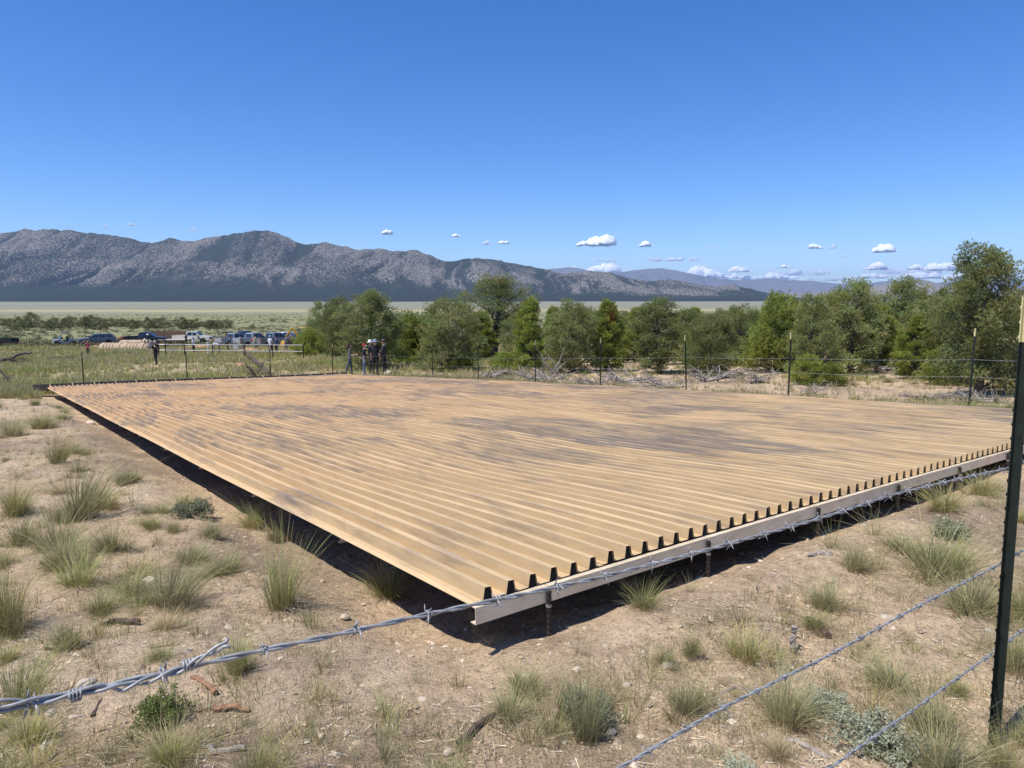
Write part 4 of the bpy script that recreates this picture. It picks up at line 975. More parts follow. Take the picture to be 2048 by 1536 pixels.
grass_mass('wispy_grass', 'wispy yellow-green and straw grass scattered over the sand', 800, rl_, (0.08, 0.19), 0.007, ['lime', 'dry', 'green', 'grey'], 17, 22)
# low sage scrub over the flat beyond the vehicles
def scrub(n, seed):
    rng = np.random.default_rng(seed); y = 95 + 560 * rng.random(n) ** 1.6; x = (rng.random(n) * 1.25 - 0.85) * y; z = gz(x, y); nb = 26
    s = rng.uniform(0.35, 0.95, n); B = np.repeat(np.c_[x, y, z], nb, 0); S = np.repeat(s, nb); q = norm(rng.normal(size=(n * nb, 3)) * np.array([1, 1, 0.75])); q[:, 2] = np.abs(q[:, 2])
    P = B + q * np.array([0.75, 0.75, 0.55]) * S[:, None] * rng.uniform(0.5, 1, (n * nb, 1)); tone = np.repeat(rng.uniform(0, 1, (n, 1)), nb, 0)
    c = (np.array([0.12, 0.135, 0.07]) * (1 - tone) + np.array([0.235, 0.235, 0.13]) * tone) * rng.uniform(0.8, 1.2, (n * nb, 1))
    V, Fq, C = tri_cloud(P, norm(q + rng.normal(size=q.shape) * 0.7), 0.32 * S + 0.05, 0.24 * S, c, rng)
    o = link('sage_scrub', mesh_from('sage_scrub', V, Fq, ['grass'], cols=C)); tag(o, 'grey-green sage scrub dotting the flat beyond the vehicles', 'scrub', kind='stuff')
scrub(6500, 33)
# straw, bark chips and twigs lying on the sand
rng = np.random.default_rng(44); n = 42000
y = 1.0 + 17 * rng.random(n) ** 1.9; x = (rng.random(n) * 1.7 - 0.85) * y; dn = fbm(x * 0.9, y * 0.9, 3, 95); k = rng.random(n) < np.clip((dn - 0.42) * 5, 0.06, 1); x, y = x[k], y[k]
n = len(x); P = np.c_[x, y, gz(x, y) + (fbm(x * 4.5, y * 4.5, 3, 31) - 0.5) * 0.05 + 0.006]; a = rng.uniform(0, 6.28, n); D = norm(np.stack([np.cos(a), np.sin(a), rng.normal(size=n) * 0.16], -1))
kind = rng.random(n); c = np.where((kind < 0.5)[:, None], np.array([0.60, 0.50, 0.34]), np.where((kind < 0.78)[:, None], np.array([0.36, 0.285, 0.20]), np.array([0.50, 0.45, 0.38]))) * rng.uniform(0.7, 1.2, (n, 1))
V, Fq, C = tri_cloud(P, D, rng.uniform(0.02, 0.09, n), rng.uniform(0.002, 0.0055, n), c, rng)
V[:, 2] = np.maximum(V[:, 2], gz(V[:, 0], V[:, 1]) - 0.012)
tag(link('straw_litter', mesh_from('straw_litter', V, Fq, ['litter'], cols=C)), 'straw bits and twigs strewn over the bare sand', 'litter', kind='stuff')
# pebbles
rng = np.random.default_rng(45); n = 15000
y = 1.0 + 15 * rng.random(n) ** 1.9; x = (rng.random(n) * 1.7 - 0.85) * y; z = gz(x, y) + (fbm(x * 4.5, y * 4.5, 3, 31) - 0.5) * 0.05
r = 0.004 + 0.013 * rng.random(n) ** 3 + (rng.random(n) < 0.04) * 0.014
oc = np.array([[1, 0, 0], [0, 1, 0], [-1, 0, 0], [0, -1, 0], [0, 0, 0.7], [0, 0, -0.7], [0.6, 0.6, 0.35]]); of = np.array([[0, 6, 4], [6, 1, 4], [1, 2, 4], [2, 3, 4], [3, 0, 4], [0, 1, 6]])
V = (np.c_[x, y, z][:, None] + oc[None] * r[:, None, None] * rng.uniform(0.6, 1.4, (n, 7, 1)) * rng.uniform(0.7, 1.3, (n, 1, 3))).reshape(-1, 3)
Fq = (np.arange(n)[:, None, None] * 7 + of[None]).reshape(-1, 3); c = np.repeat(np.where((rng.random(n) < 0.3)[:, None], np.array([0.66, 0.56, 0.43]), np.array([0.50, 0.385, 0.26])) * rng.uniform(0.7, 1.2, (n, 1)), 7, 0)
tag(link('pebbles', mesh_from('pebbles', V, Fq, ['litter'], cols=c)), 'small pebbles sprinkled over the sand', 'pebbles', kind='stuff')
# larger stones
m, t, b = new_mat('stone'); tc = N(t, 'ShaderNodeTexCoord').outputs['Object']
n1 = noise(t, tc, 12, 5); t.links.new(ramp(t, n1, [(0.3, (0.48, 0.38, 0.27)), (0.7, (0.74, 0.64, 0.51))]), b.inputs['Base Color']); b.inputs['Roughness'].default_value = 0.9; bump(t, b, n1, 0.6, 0.02)
def stone(px, py, wpx, label, flat=0.5, seed=0, name='stone', group='pale stones on the ground'):
    p = at(px, py); s = wpx / ppm(p) / 2; rr = np.random.default_rng(seed + int(px)); bm = bmesh.new(); bmesh.ops.create_icosphere(bm, subdivisions=2, radius=1)
    for v in bm.verts:
        c = np.array(v.co); k = 1 + 0.45 * (fbm(np.array([c[0] * 1.7 + seed * 3.1 + px]), np.array([c[1] * 1.7 + c[2]]), 2, seed)[0] - 0.5)
        v.co = Vector((round(c[0] * 3.2) / 3.2 * 0.3 + c[0] * 0.7, c[1] * 0.75, c[2] * flat)) * k
    me = bpy.data.meshes.new(name); bm.to_mesh(me); bm.free(); me.materials.append(MATS['stone'])
    o = link(name, me, None, tuple(p + np.array([0, 0, s * flat * 0.35]))); o.scale = (s, s, s); o.rotation_euler = (rr.uniform(-.2, .2), rr.uniform(-.2, .2), rr.uniform(0, 6)); return tag(o, label, 'stone', group)
for px, py, w, lb in ((75, 1476, 34, 'pale angular stone below the doubled wire'), (172, 1370, 36, 'brown flat stone right behind the doubled wire'), (300, 1165, 36, 'flat pale stone beside the wide grey-green clump'), (1400, 1160, 20, 'white stone beside the edge beam'), (845, 1402, 22, 'white stone under the sparse straw-coloured clump'), (895, 1505, 26, 'rounded stone at the lower end of the dark stick'), (1222, 1468, 28, 'pale stone right of the upright clump'), (1255, 1372, 22, 'grey stone before the edge beam'), (690, 1236, 24, 'pale stone in the sand left of the apron corner'), (182, 848, 20, 'white stone beside the far part of the apron edge'), (1336, 1334, 30, 'reddish stone near the small dark tuft'), (1772, 1238, 26, 'flat stone under the middle wire'), (100, 1430, 30, 'small pale stone behind the doubled wire'), (1490, 820, 26, 'white stone behind the far edge of the apron'), (440, 1060, 14, 'white pebble by the small clumps')):
    stone(px, py, w, lb)
stone(776, 750, 22, 'pale boulder at the feet of the standing people', 0.6, 4, 'boulder')
# sticks, bark and fallen branches
def stick(pts, r0, r1, label, mat='deadwood', name='stick', group='dead wood on the ground', lift=0.6):
    P = [at(*q[:2]) + np.array([0, 0, (q[2] if len(q) > 2 else 0) + r0 * lift]) for q in pts]; Q = []
    for a, b2 in zip(P[:-1], P[1:]):
        for k in range(5): Q.append(a + (b2 - a) * k / 5 + np.random.default_rng(int(a[0] * 1000) % 99 + k).normal(size=3) * r0 * 0.25)
    Q.append(P[-1]); c = Q[0]; mb = MB(); n = len(Q); rr = random.Random(int(pts[0][0]))
    mb.tube([q - c for q in Q], [(r0 + (r1 - r0) * i / (n - 1)) * rr.uniform(0.8, 1.2) for i in range(n)], 7)
    o = mb.part(name, mat); o.location = tuple(c); return tag(o, label, 'dead wood', group)
plain('dark_wood', (0.085, 0.06, 0.045), 0.9, 0, 0.5, 22)
plain('red_wood', (0.25, 0.135, 0.08), 0.9, 0, 0.4, 20)
stick([(918, 1488), (965, 1448), (1022, 1410)], 0.012, 0.017, 'straight dark weathered stick lying in open sand', 'dark_wood')
stick([(200, 1252), (232, 1243), (278, 1246)], 0.012, 0.02, 'curved bark slab with a dark hollow', 'dark_wood')
stick([(404, 1495), (440, 1508), (490, 1500)], 0.014, 0.010, 'curved bare grey branch beside yellow grass')
stick([(388, 1356), (410, 1370), (432, 1388)], 0.012, 0.012, 'reddish bark strip right of the small green shrub', 'red_wood')
stick([(425, 1420), (460, 1418), (500, 1424)], 0.015, 0.008, 'split reddish branch right of the small green shrub', 'red_wood')
stick([(1616, 1118), (1640, 1112), (1662, 1112)], 0.024, 0.02, 'short grey log on sand before the edge beam')
stick([(1614, 1240), (1640, 1254), (1656, 1276)], 0.016, 0.02, 'dark rotten wood piece under the grey clump', 'dark_wood')
stick([(1586, 1300), (1586, 1298, 0.12)], 0.02, 0.014, 'grey stump standing behind the large clump', lift=0)
stick([(1575, 1480), (1620, 1500), (1660, 1524)], 0.012, 0.008, 'bent grey branch left of the pale sage shrub')
stick([(300, 1300), (350, 1292)], 0.008, 0.005, 'thin dark twig behind the doubled wire', 'dark_wood')
stick([(90, 1300), (160, 1296), (185, 1288)], 0.01, 0.005, 'dark twig left of the thin dry clump', 'dark_wood')
stick([(185, 1436), (205, 1400)], 0.009, 0.006, 'slanting twig below the doubled wire', 'dark_wood')
stick([(1510, 1385), (1470, 1376), (1440, 1390)], 0.008, 0.005, 'thin curved twig left of the large clump')
stick([(1850, 1200), (1900, 1190)], 0.012, 0.01, 'half-buried branch under the biggest clump')
def dead_branch(px, py, wpx, hpx, label, seed, name='dead_branch', fan=1.0, n=9, dark=False, lean=0.0):
    p = at(px, py); q = ppm(p); W = wpx / q; H = hpx / q; rr = random.Random(seed); mb = MB()
    for k in range(n):
        a = rr.uniform(0, 6.28); L = W * 0.5 * rr.uniform(0.5, 1.1); e = Vector((math.cos(a) * L, math.sin(a) * L * 0.6, rr.uniform(0.05, 1) * H * fan)); s = Vector((rr.uniform(-.3, .3) * W * 0.5, rr.uniform(-.2, .2) * W * 0.4, rr.uniform(0.0, 0.12) * H))
        m1 = (s + e) / 2 + Vector((rr.uniform(-1, 1), rr.uniform(-1, 1), rr.uniform(-.3, .6))) * 0.08 * W; r = W * 0.012 * rr.uniform(0.6, 1.5) + 0.006
        mb.tube([s, m1, e], [r, r * 0.7, r * 0.25], 5, cap=False)
        for j in range(3):
            g = rr.uniform(0.4, 0.95); b0 = s + (e - s) * g; d = Vector((rr.uniform(-1, 1), rr.uniform(-1, 1), rr.uniform(-.1, .9))).normalized() * L * rr.uniform(0.2, 0.5); mb.tube([b0, b0 + d], [r * 0.45, r * 0.12], 4, cap=False)
    o = mb.part(name, 'dark_wood' if dark else 'deadwood'); o.location = tuple(p); return tag(o, label, 'dead wood', 'dead wood piles behind the fence')
for i, (px, py, w, h, lb) in enumerate(((1090, 764, 150, 26, 'grey fallen branches below the rounded pinyon'), (1110, 752, 90, 70, 'dead limb propped upward before the cone juniper'), (985, 756, 140, 16, 'pale fallen log and sticks under the tall open-crowned pinyon'), (1260, 766, 170, 22, 'grey brush pile before the pinyon with multiple trunks'), (1330, 776, 120, 20, 'low pile of twigs before the silvery pinyon'), (1420, 764, 140, 40, 'brown heap of dead branches under the silvery pinyon'), (1510, 766, 120, 30, 'dead branches left of the upright fence post'), (1620, 790, 80, 30, 'bleached dead roots right of the upright fence post'), (1960, 806, 160, 22, 'fallen bleached trunk and sticks beneath the biggest pinyon'), (2030, 770, 60, 80, 'upright bare dead sapling near the biggest pinyon'), (1850, 800, 120, 12, 'scattered bark on sand beneath the biggest pinyon'), (1190, 770, 120, 16, 'twigs before the cone juniper with a rusty tip'), (1800, 748, 130, 18, 'sticks in the shade of the bright green juniper'))):
    dead_branch(px, py, w, h, lb, 60 + i, n=14 if w > 110 else 9)
dead_branch(515, 752, 70, 34, 'tangle of broken branches at the root of the fallen snag', 90, dark=True, n=16)
stick([(470, 705, 1.2), (505, 730, 0.55), (540, 752, 0.1)], 0.05, 0.13, 'fallen dark snag slanting up behind the gutter fence', 'dark_wood', 'dead_snag')
stick([(0, 728, 0.1), (36, 722, 0.35), (64, 716, 0.45)], 0.16, 0.06, 'dark fallen juniper trunk in the grassy field', 'dark_wood', 'fallen_trunk')
dead_branch(40, 728, 90, 16, 'broken limbs beside the dark fallen juniper trunk', 95, dark=True)
dead_branch(0, 762, 90, 14, 'dark fallen limb behind the slanting brace pole', 96, dark=True)
# ------------------------------------------------------------------ vehicles and work site
def pm(name, col, **kw):
    if name not in MATS: plain(name, col, **kw)
    return name
for nm, c in (('paint_grey', (0.12, 0.135, 0.155)), ('paint_black', (0.018, 0.019, 0.022)), ('paint_silver', (0.34, 0.36, 0.38)), ('paint_pewter', (0.20, 0.205, 0.205)), ('paint_white', (0.66, 0.67, 0.66)), ('paint_cream', (0.62, 0.58, 0.48)), ('paint_navy', (0.03, 0.038, 0.06))):
    plain(nm, c, 0.28, 0.15, 0.08, 3, 0.6)
plain('tyre', (0.022, 0.021, 0.02), 0.85, 0, 0.3, 20); plain('rim', (0.35, 0.35, 0.35), 0.35, 0.6); plain('glass_dark', (0.02, 0.026, 0.032), 0.08, 0, 0.2, 2, 0.9)
plain('black_trim', (0.02, 0.02, 0.02), 0.6); plain('chrome', (0.5, 0.5, 0.5), 0.25, 0.8); plain('red_lamp', (0.42, 0.02, 0.015), 0.3); plain('clear_lamp', (0.6, 0.6, 0.58), 0.2)
plain('digger_yellow', (0.46, 0.27, 0.035), 0.5, 0, 0.2, 4); plain('tank_tan', (0.40, 0.30, 0.20), 0.75, 0, 0.15, 2); plain('rust_brown', (0.16, 0.09, 0.06), 0.8, 0, 0.3, 5); plain('red_soil', (0.36, 0.20, 0.125), 0.95, 0, 0.25, 2.5)
def wheels(o, xs, hw, r, w=0.26):
    for x in xs:
        for s in (-1, 1):
            e = link('wheel', None, o, (x, s * (hw - w / 2), r)); e.empty_display_size = 0.1
            mb = MB(); mb.lathe([(r * 0.62, -w / 2), (r * 0.94, -w / 2), (r, -w * 0.3), (r, w * 0.3), (r * 0.94, w / 2), (r * 0.62, w / 2)], 16, 'y'); mb.part('tyre', 'tyre', e)
            mb = MB(); mb.lathe([(r * 0.2, -w * 0.42 * 1), (r * 0.6, -w * 0.45), (r * 0.63, 0), (r * 0.6, w * 0.45), (r * 0.2, w * 0.42)], 10, 'y'); mb.part('rim', 'rim', e)
def arches(x0, x1, axs, zb, r, ra):
    out = [(x0, zb)]
    for ax in sorted(axs):
        for k in range(7): t = math.pi - math.pi * k / 6; out.append((ax + ra * math.cos(t), max(zb, r + ra * math.sin(t))))
    return out + [(x1, zb)]
def quad(o, name, mat, pts, t=0.012):
    P = [Vector(p) for p in pts]; n = (P[1] - P[0]).cross(P[2] - P[0]).normalized() * t; mb = MB(); k = len(P)
    mb.add([p + n for p in P] + [p - n for p in P], [tuple(range(k)), tuple(range(2 * k - 1, k - 1, -1))] + [(i, k + i, k + (i + 1) % k, (i + 1) % k) for i in range(k)]); return mb.part(name, mat, o)
def car(name, label, cat, px, py, head, paint, kind='pickup', group=None, rack=False, sc=1.0):
    p = at(px, py); o = thing(name, label, cat, tuple(p), R(head), group); o.scale = (sc, sc, sc)
    hw = 0.96; r = 0.39; ax = (-1.75, 1.85) if kind == 'pickup' else (-1.42, 1.48)
    x0, x1 = (-2.85, 2.85) if kind == 'pickup' else (-2.4, 2.42)
    low = arches(x0, x1, ax, 0.42, r, 0.47)
    if kind == 'pickup':
        top = [(x1, 0.95), (x1 - 0.12, 1.08), (1.45, 1.2), (-0.8, 1.24), (-0.8, 0.86), (x0, 0.86)]
        cab = [(1.42, 1.19), (0.72, 1.76), (0.5, 1.86), (-0.45, 1.87), (-0.7, 1.8), (-0.8, 1.23)]; zs = 1.22; belt = 1.26; ztop = 1.74
        win = [[(1.16, belt), (0.66, ztop), (0.26, ztop + 0.03), (0.26, belt)], [(0.18, belt), (0.18, ztop + 0.03), (-0.42, ztop + 0.02), (-0.66, belt)]]
    else:
        top = [(x1, 0.9), (x1 - 0.1, 1.02), (1.2, 1.12), (-2.3, 1.16), (x0, 1.0)]
        cab = [(1.2, 1.11), (0.42, 1.62), (0.1, 1.70), (-1.6, 1.71), (-2.0, 1.62), (-2.3, 1.14)]; zs = 1.12; belt = 1.17; ztop = 1.60
        win = [[(0.92, belt), (0.36, ztop), (-0.05, ztop + 0.02), (-0.05, belt)], [(-0.13, belt), (-0.13, ztop + 0.02), (-1.0, ztop + 0.02), (-1.1, belt)], [(-1.18, belt), (-1.08, ztop + 0.02), (-1.7, ztop), (-2.02, belt)]]
    mb = MB(); mb.prism(low + top, hw, zsplit=0.9, tum=0.10); mb.part('body', paint, o, bevel=0.035)
    tum = 0.30; mb = MB(); mb.prism(cab, hw - 0.05, zsplit=zs, tum=tum); mb.part('cab', paint, o, bevel=0.03)
    sy = lambda z: hw - 0.05 - max(0, z - zs) * tum + 0.004
    for s in (-1, 1):
        for w in win: quad(o, 'window', 'glass_dark', [(x, s * sy(z), z) for x, z in w], 0.006)
        mb = MB(); mb.box(0.95, 1.12, s * (hw + 0.04) - 0.1, s * (hw + 0.04) + 0.1, belt - 0.02, belt + 0.17); mb.part('mirror', 'black_trim', o)
        for dx in ((0.22, -0.72) if kind == 'pickup' else (0.0, -1.05)):
            mb = MB(); mb.box(dx - 0.02, dx + 0.13, s * (hw + 0.008) - 0.012, s * (hw + 0.008) + 0.012, 1.02, 1.06); mb.part('door_handle', 'chrome', o)
        mb = MB(); mb.box(x0 - 0.01, x0 + 0.06, s * (hw - 0.09) - 0.07, s * (hw - 0.09) + 0.07, 0.86, 1.2); mb.part('tail_light', 'red_lamp', o)
        mb = MB(); mb.box(x1 - 0.12, x1 + 0.012, s * (hw - 0.22) - 0.17, s * (hw - 0.22) + 0.17, 0.78, 0.94); mb.part('headlight', 'clear_lamp', o)
    (a, az), (b, bz) = cab[0], cab[1]; off = 0.012
    wf = [(a - 0.08, az + 0.07), (b + 0.03, bz - 0.02)]; quad(o, 'windshield', 'glass_dark', [(wf[0][0] + off, -sy(wf[0][1]) + 0.1, wf[0][1] + off), (wf[0][0] + off, sy(wf[0][1]) - 0.1, wf[0][1] + off), (wf[1][0] + off, sy(wf[1][1]) - 0.1, wf[1][1] + off), (wf[1][0] + off, -sy(wf[1][1]) + 0.1, wf[1][1] + off)])
    (a, az), (b, bz) = cab[-1], cab[-2]
    quad(o, 'rear_window', 'glass_dark', [(a - 0.012, -0.68, az + 0.08), (a - 0.012, 0.68, az + 0.08), (b - 0.014, 0.6, bz - 0.06), (b - 0.014, -0.6, bz - 0.06)])
    mb = MB(); mb.box(x1 - 0.05, x1 + 0.10, -hw + 0.04, hw - 0.04, 0.46, 0.68); mb.part('front_bumper', 'chrome' if kind == 'pickup' else paint, o, bevel=0.02)
    mb = MB(); mb.box(x0 - 0.12, x0 + 0.05, -hw + 0.05, hw - 0.05, 0.5, 0.66); mb.part('rear_bumper', 'chrome', o, bevel=0.02)
    mb = MB(); mb.box(x1 - 0.04, x1 + 0.014, -0.45, 0.45, 0.72, 0.94); mb.part('grille', 'black_trim', o)
    if kind == 'pickup':
        for s in (-1, 1): mb = MB(); mb.box(x0, -0.82, s * (hw - 0.05) - 0.045, s * (hw - 0.05) + 0.045, 0.86, 1.27); mb.part('bed_side', paint, o, bevel=0.015)
        mb = MB(); mb.box(x0 - 0.005, x0 + 0.055, -hw + 0.16, hw - 0.16, 0.72, 1.25); mb.part('tailgate', paint, o, bevel=0.012)
    wheels(o, ax, hw + 0.01, r)
    if rack:
        mb = MB()
        for x in (-0.9, -2.2):
            mb.tube([(x, -0.9, 1.27), (x, -0.85, 1.95), (x, 0.85, 1.95), (x, 0.9, 1.27)], 0.03, 6)
        for s in (-0.8, 0.8): mb.tube([(0.4, s, 1.97), (-2.5, s, 1.97)], 0.03, 6)
        mb.part('ladder_rack', 'black_trim', o)
    return o
GV = 'vehicles parked beyond the work site'
car('parked_suv', 'dark grey parked sport utility vehicle facing the open field', 'car', 196, 690, 214, 'paint_grey', 'suv', GV)
car('pickup_truck', 'black crew-cab pickup truck parked behind the tan tank', 'truck', 292, 688, 12, 'paint_black', 'pickup', GV)
car('pickup_truck', 'cream pickup truck next to the flatbed trailer', 'truck', 386, 686, 6, 'paint_cream', 'pickup', GV)
car('pickup_truck', 'silver pickup truck with a black rack over its bed', 'truck', 470, 691, 58, 'paint_silver', 'pickup', GV, True)
car('pickup_truck', 'silver pickup truck parked between the racked truck and the pewter truck', 'truck', 507, 692, 60, 'paint_silver', 'pickup', GV)
car('pickup_truck', 'pewter grey pickup truck parked nearest the yellow digger', 'truck', 549, 693, 58, 'paint_pewter', 'pickup', GV)
car('parked_suv', 'white vehicle half hidden behind the pewter pickup truck', 'car', 578, 685, 60, 'paint_white', 'suv', GV)
car('pickup_truck', 'navy pickup truck hidden behind the two silver trucks', 'truck', 490, 685, 62, 'paint_navy', 'pickup', GV)
car('parked_suv', 'grey vehicle at the far end of the row behind the digger', 'car', 603, 686, 60, 'paint_grey', 'suv', GV)
# side-by-side buggy
p = at(129, 691); o = thing('utility_buggy', 'grey open utility buggy with a roof parked in the grass', 'buggy', tuple(p), R(222), GV)
mb = MB(); mb.prism(arches(-1.4, 1.4, (-0.98, 1.0), 0.35, 0.33, 0.42) + [(1.4, 0.72), (1.25, 0.88), (0.5, 1.0), (0.42, 0.62), (-0.45, 0.62), (-0.5, 0.98), (-1.4, 0.95)], 0.68); mb.part('body', 'paint_silver', o, bevel=0.03)
for s in (-1, 1):
    mb = MB(); mb.tube([(0.62, s * 0.64, 0.95), (0.2, s * 0.58, 1.83), (-0.6, s * 0.58, 1.85), (-0.8, s * 0.64, 0.95)], 0.035, 6); mb.part('roll_cage', 'black_trim', o)
    mb = MB(); mb.box(1.28, 1.42, s * 0.45 - 0.12, s * 0.45 + 0.12, 0.72, 0.82); mb.part('headlight', 'clear_lamp', o)
    mb = MB(); mb.box(-0.4, 0.05, s * 0.32 - 0.24, s * 0.32 + 0.24, 0.62, 0.8); mb.box(-0.45, -0.33, s * 0.32 - 0.24, s * 0.32 + 0.24, 0.8, 1.35); mb.part('seat', 'black_trim', o, bevel=0.03)
mb = MB(); mb.box(-0.75, 0.4, -0.66, 0.66, 1.85, 1.93, 0.06, 0.06); mb.part('roof', 'paint_grey', o, bevel=0.02)
quad(o, 'windshield', 'glass_dark', [(0.6, -0.58, 1.02), (0.6, 0.58, 1.02), (0.34, 0.55, 1.5), (0.34, -0.55, 1.5)])
mb = MB(); mb.tube([(0.4, 0.3, 1.05), (0.22, 0.3, 1.15)], 0.15, 10); mb.part('steering_wheel', 'black_trim', o)
wheels(o, (-0.98, 1.0), 0.74, 0.33, 0.26)
# trailers
def trailer(label, px, py, head, L, deck, z=0.75, rail=0.0, low=False):
    p = at(px, py); o = thing('flatbed_trailer', label, 'trailer', tuple(p), R(head), GV)
    mb = MB(); mb.box(-L / 2, L / 2, -1.05, 1.05, z - 0.1, z); mb.part('deck', deck, o, bevel=0.01)
    for s in (-1, 1): mb = MB(); mb.box(-L / 2, L / 2, s * 1.0 - 0.04, s * 1.0 + 0.04, z - 0.3, z - 0.103); mb.part('frame_beam', 'rust_brown', o)
    mb = MB(); mb.tube([(L / 2, -0.7, z - 0.2), (L / 2 + 1.2, 0, z - 0.25), (L / 2, 0.7, z - 0.2)], 0.05, 6); mb.part('tongue', 'rust_brown', o)
    if rail:
        for s in (-1, 1): mb = MB(); mb.box(-L / 2, L / 2, s * 1.03 - 0.025, s * 1.03 + 0.025, z, z + rail); mb.part('side_board', deck, o)
        mb = MB(); mb.box(-L / 2 - 0.01, -L / 2 + 0.05, -1.0, 1.0, z, z + rail); mb.part('end_board', deck, o)
    wheels(o, (-0.9, 0.05), 1.15, 0.34, 0.22); return o
trailer('long flatbed trailer with a pale deck behind the cream pickup truck', 335, 688, 4, 6.6, 'paint_cream')
trailer('rusty brown stock trailer behind the long pale flatbed', 350, 682, 4, 8.0, 'rust_brown', 0.9, 0.75)
trailer('black low utility trailer at the dark fallen juniper side of the field', 6, 692, 10, 3.2, 'paint_black', 0.6, 0.55)
trailer('small rusty trailer between the grey vehicle and the black pickup', 262, 686, 12, 2.6, 'rust_brown', 0.6, 0.45)
# backhoe digger
p = at(619, 694); o = thing('backhoe_digger', 'yellow backhoe digger with its arm folded and a flat canopy', 'digger', tuple(p), R(70), GV)
mb = MB(); mb.box(-0.9, 1.9, -0.5, 0.5, 0.6, 1.1); mb.part('chassis', 'black_trim', o, bevel=0.03)
mb = MB(); mb.box(0.5, 2.0, -0.45, 0.45, 1.1, 1.65, 0.06, 0.05); mb.part('engine_hood', 'digger_yellow', o, bevel=0.04)
mb = MB(); mb.box(-1.1, 0.7, -0.95, 0.95, 2.42, 2.52, 0.05, 0.05); mb.part('canopy', 'digger_yellow', o, bevel=0.03)
for x, y in ((-0.95, -0.8), (-0.95, 0.8), (0.5, -0.8), (0.5, 0.8)): mb = MB(); mb.box(x - 0.04, x + 0.04, y - 0.04, y + 0.04, 1.0, 2.42); mb.part('canopy_post', 'black_trim', o)
mb = MB(); mb.box(-0.6, -0.1, -0.28, 0.28, 1.1, 1.3); mb.box(-0.7, -0.58, -0.28, 0.28, 1.3, 1.8); mb.part('seat', 'black_trim', o, bevel=0.03)
def arm(pts, w, name):
    mb = MB(); P = [Vector(q) for q in pts]
    for a, b2 in zip(P[:-1], P[1:]): mb.tube([a, (a + b2) / 2 + Vector((0, 0, 0.08)), b2], [w * 0.9, w * 1.15, w * 0.75], 4)
    return mb.part(name, 'digger_yellow', o)
arm([(-1.1, 0.45, 0.9), (-1.5, 1.35, 2.45)], 0.15, 'boom'); arm([(-1.5, 1.35, 2.45), (-1.9, 2.3, 0.9)], 0.13, 'dipper_arm')
mb = MB(); mb.prism([(-2.9, 0.2), (-2.2, 0.25), (-2.05, 0.75), (-2.3, 0.9), (-2.75, 0.8)], 0.3); b_ = mb.part('bucket', 'digger_yellow', o, bevel=0.02); b_.location = (0.5, 2.3, 0)
mb = MB(); mb.prism([(2.3, 0.15), (3.0, 0.15), (2.9, 0.3), (2.5, 0.4), (2.45, 0.85), (2.3, 0.85)], 1.0); mb.part('front_bucket', 'digger_yellow', o)
for s in (-1, 1): mb = MB(); mb.tube([(0.6, s * 0.6, 1.3), (1.9, s * 0.65, 1.35), (2.4, s * 0.65, 0.6)], 0.09, 4); mb.part('loader_arm', 'digger_yellow', o); mb = MB(); mb.tube([(-1.1, s * 0.4, 0.9), (-1.4, s * 1.2, 0.1)], 0.08, 5); mb.part('stabiliser', 'digger_yellow', o)
wheels(o, (-0.45,), 1.05, 0.72, 0.4); wheels(o, (1.6,), 0.95, 0.48, 0.3)
# tan tanks lying on their sides
def tank(px0, px1, py, rad, sink, label, rings):
    a = at(px0, py); b2 = at(px1, py); L = np.linalg.norm(b2 - a); rz = math.atan2(b2[1] - a[1], b2[0] - a[0]); o = thing('water_tank', label, 'tank', tuple(a), rz, 'tan tanks laid in the trench'); zc = rad - sink
    pr = [(0.05, 0.0), (rad * 0.55, 0.06), (rad * 0.85, 0.25), (rad, 0.6)] + [(rad, L - 0.6), (rad * 0.85, L - 0.25), (rad * 0.55, L - 0.06), (0.05, L)]
    mb = MB(); mb.lathe([(r, h) for r, h in pr], 24, 'x', (0, 0, zc)); mb.part('shell', 'tank_tan', o, smooth=True)
    for x in rings:
        mb = MB(); mb.lathe([(rad + 0.004, x * L - 0.05), (rad + 0.03, x * L - 0.035), (rad + 0.03, x * L + 0.035), (rad + 0.004, x * L + 0.05)], 24, 'x', (0, 0, zc)); mb.part('band', 'rust_brown', o)
    return o
tank(201, 301, 699, 0.72, 0.55, 'tan ribbed tank lying half buried before the black pickup', [0.14, 0.2, 0.26, 0.32, 0.46, 0.6, 0.67, 0.73, 0.79, 0.92])
tank(238, 306, 692, 0.62, 0.35, 'second tan tank behind the ribbed half-buried one', [0.3, 0.7])
def mound(px, py, wpx, hpx, label, seed):
    p = at(px, py); q = ppm(p); W = wpx / q / 2; H = hpx / q; n = 22; vs = []; fs = []
    for i in range(n):
        for j in range(n):
            x = (i / (n - 1) * 2 - 1); y = (j / (n - 1) * 2 - 1); d = math.hypot(x, y); k = float(fbm(np.array([x * 2.2 + seed]), np.array([y * 2.2]), 3, seed)[0])
            vs.append((x * W, y * W * 0.55, H * max(-0.3, math.cos(min(1, d) * math.pi / 2) ** 1.2 * (0.55 + 0.9 * k) - 0.12)))
    for i in range(n - 1):
        for j in range(n - 1): fs.append((i * n + j, (i + 1) * n + j, (i + 1) * n + j + 1, i * n + j + 1))
    o = link('dirt_mound', mesh_from('dirt_mound', vs, fs, ['red_soil'], smooth=True), None, tuple(p)); tag(o, label, 'dirt mound', 'heaps of dug soil')
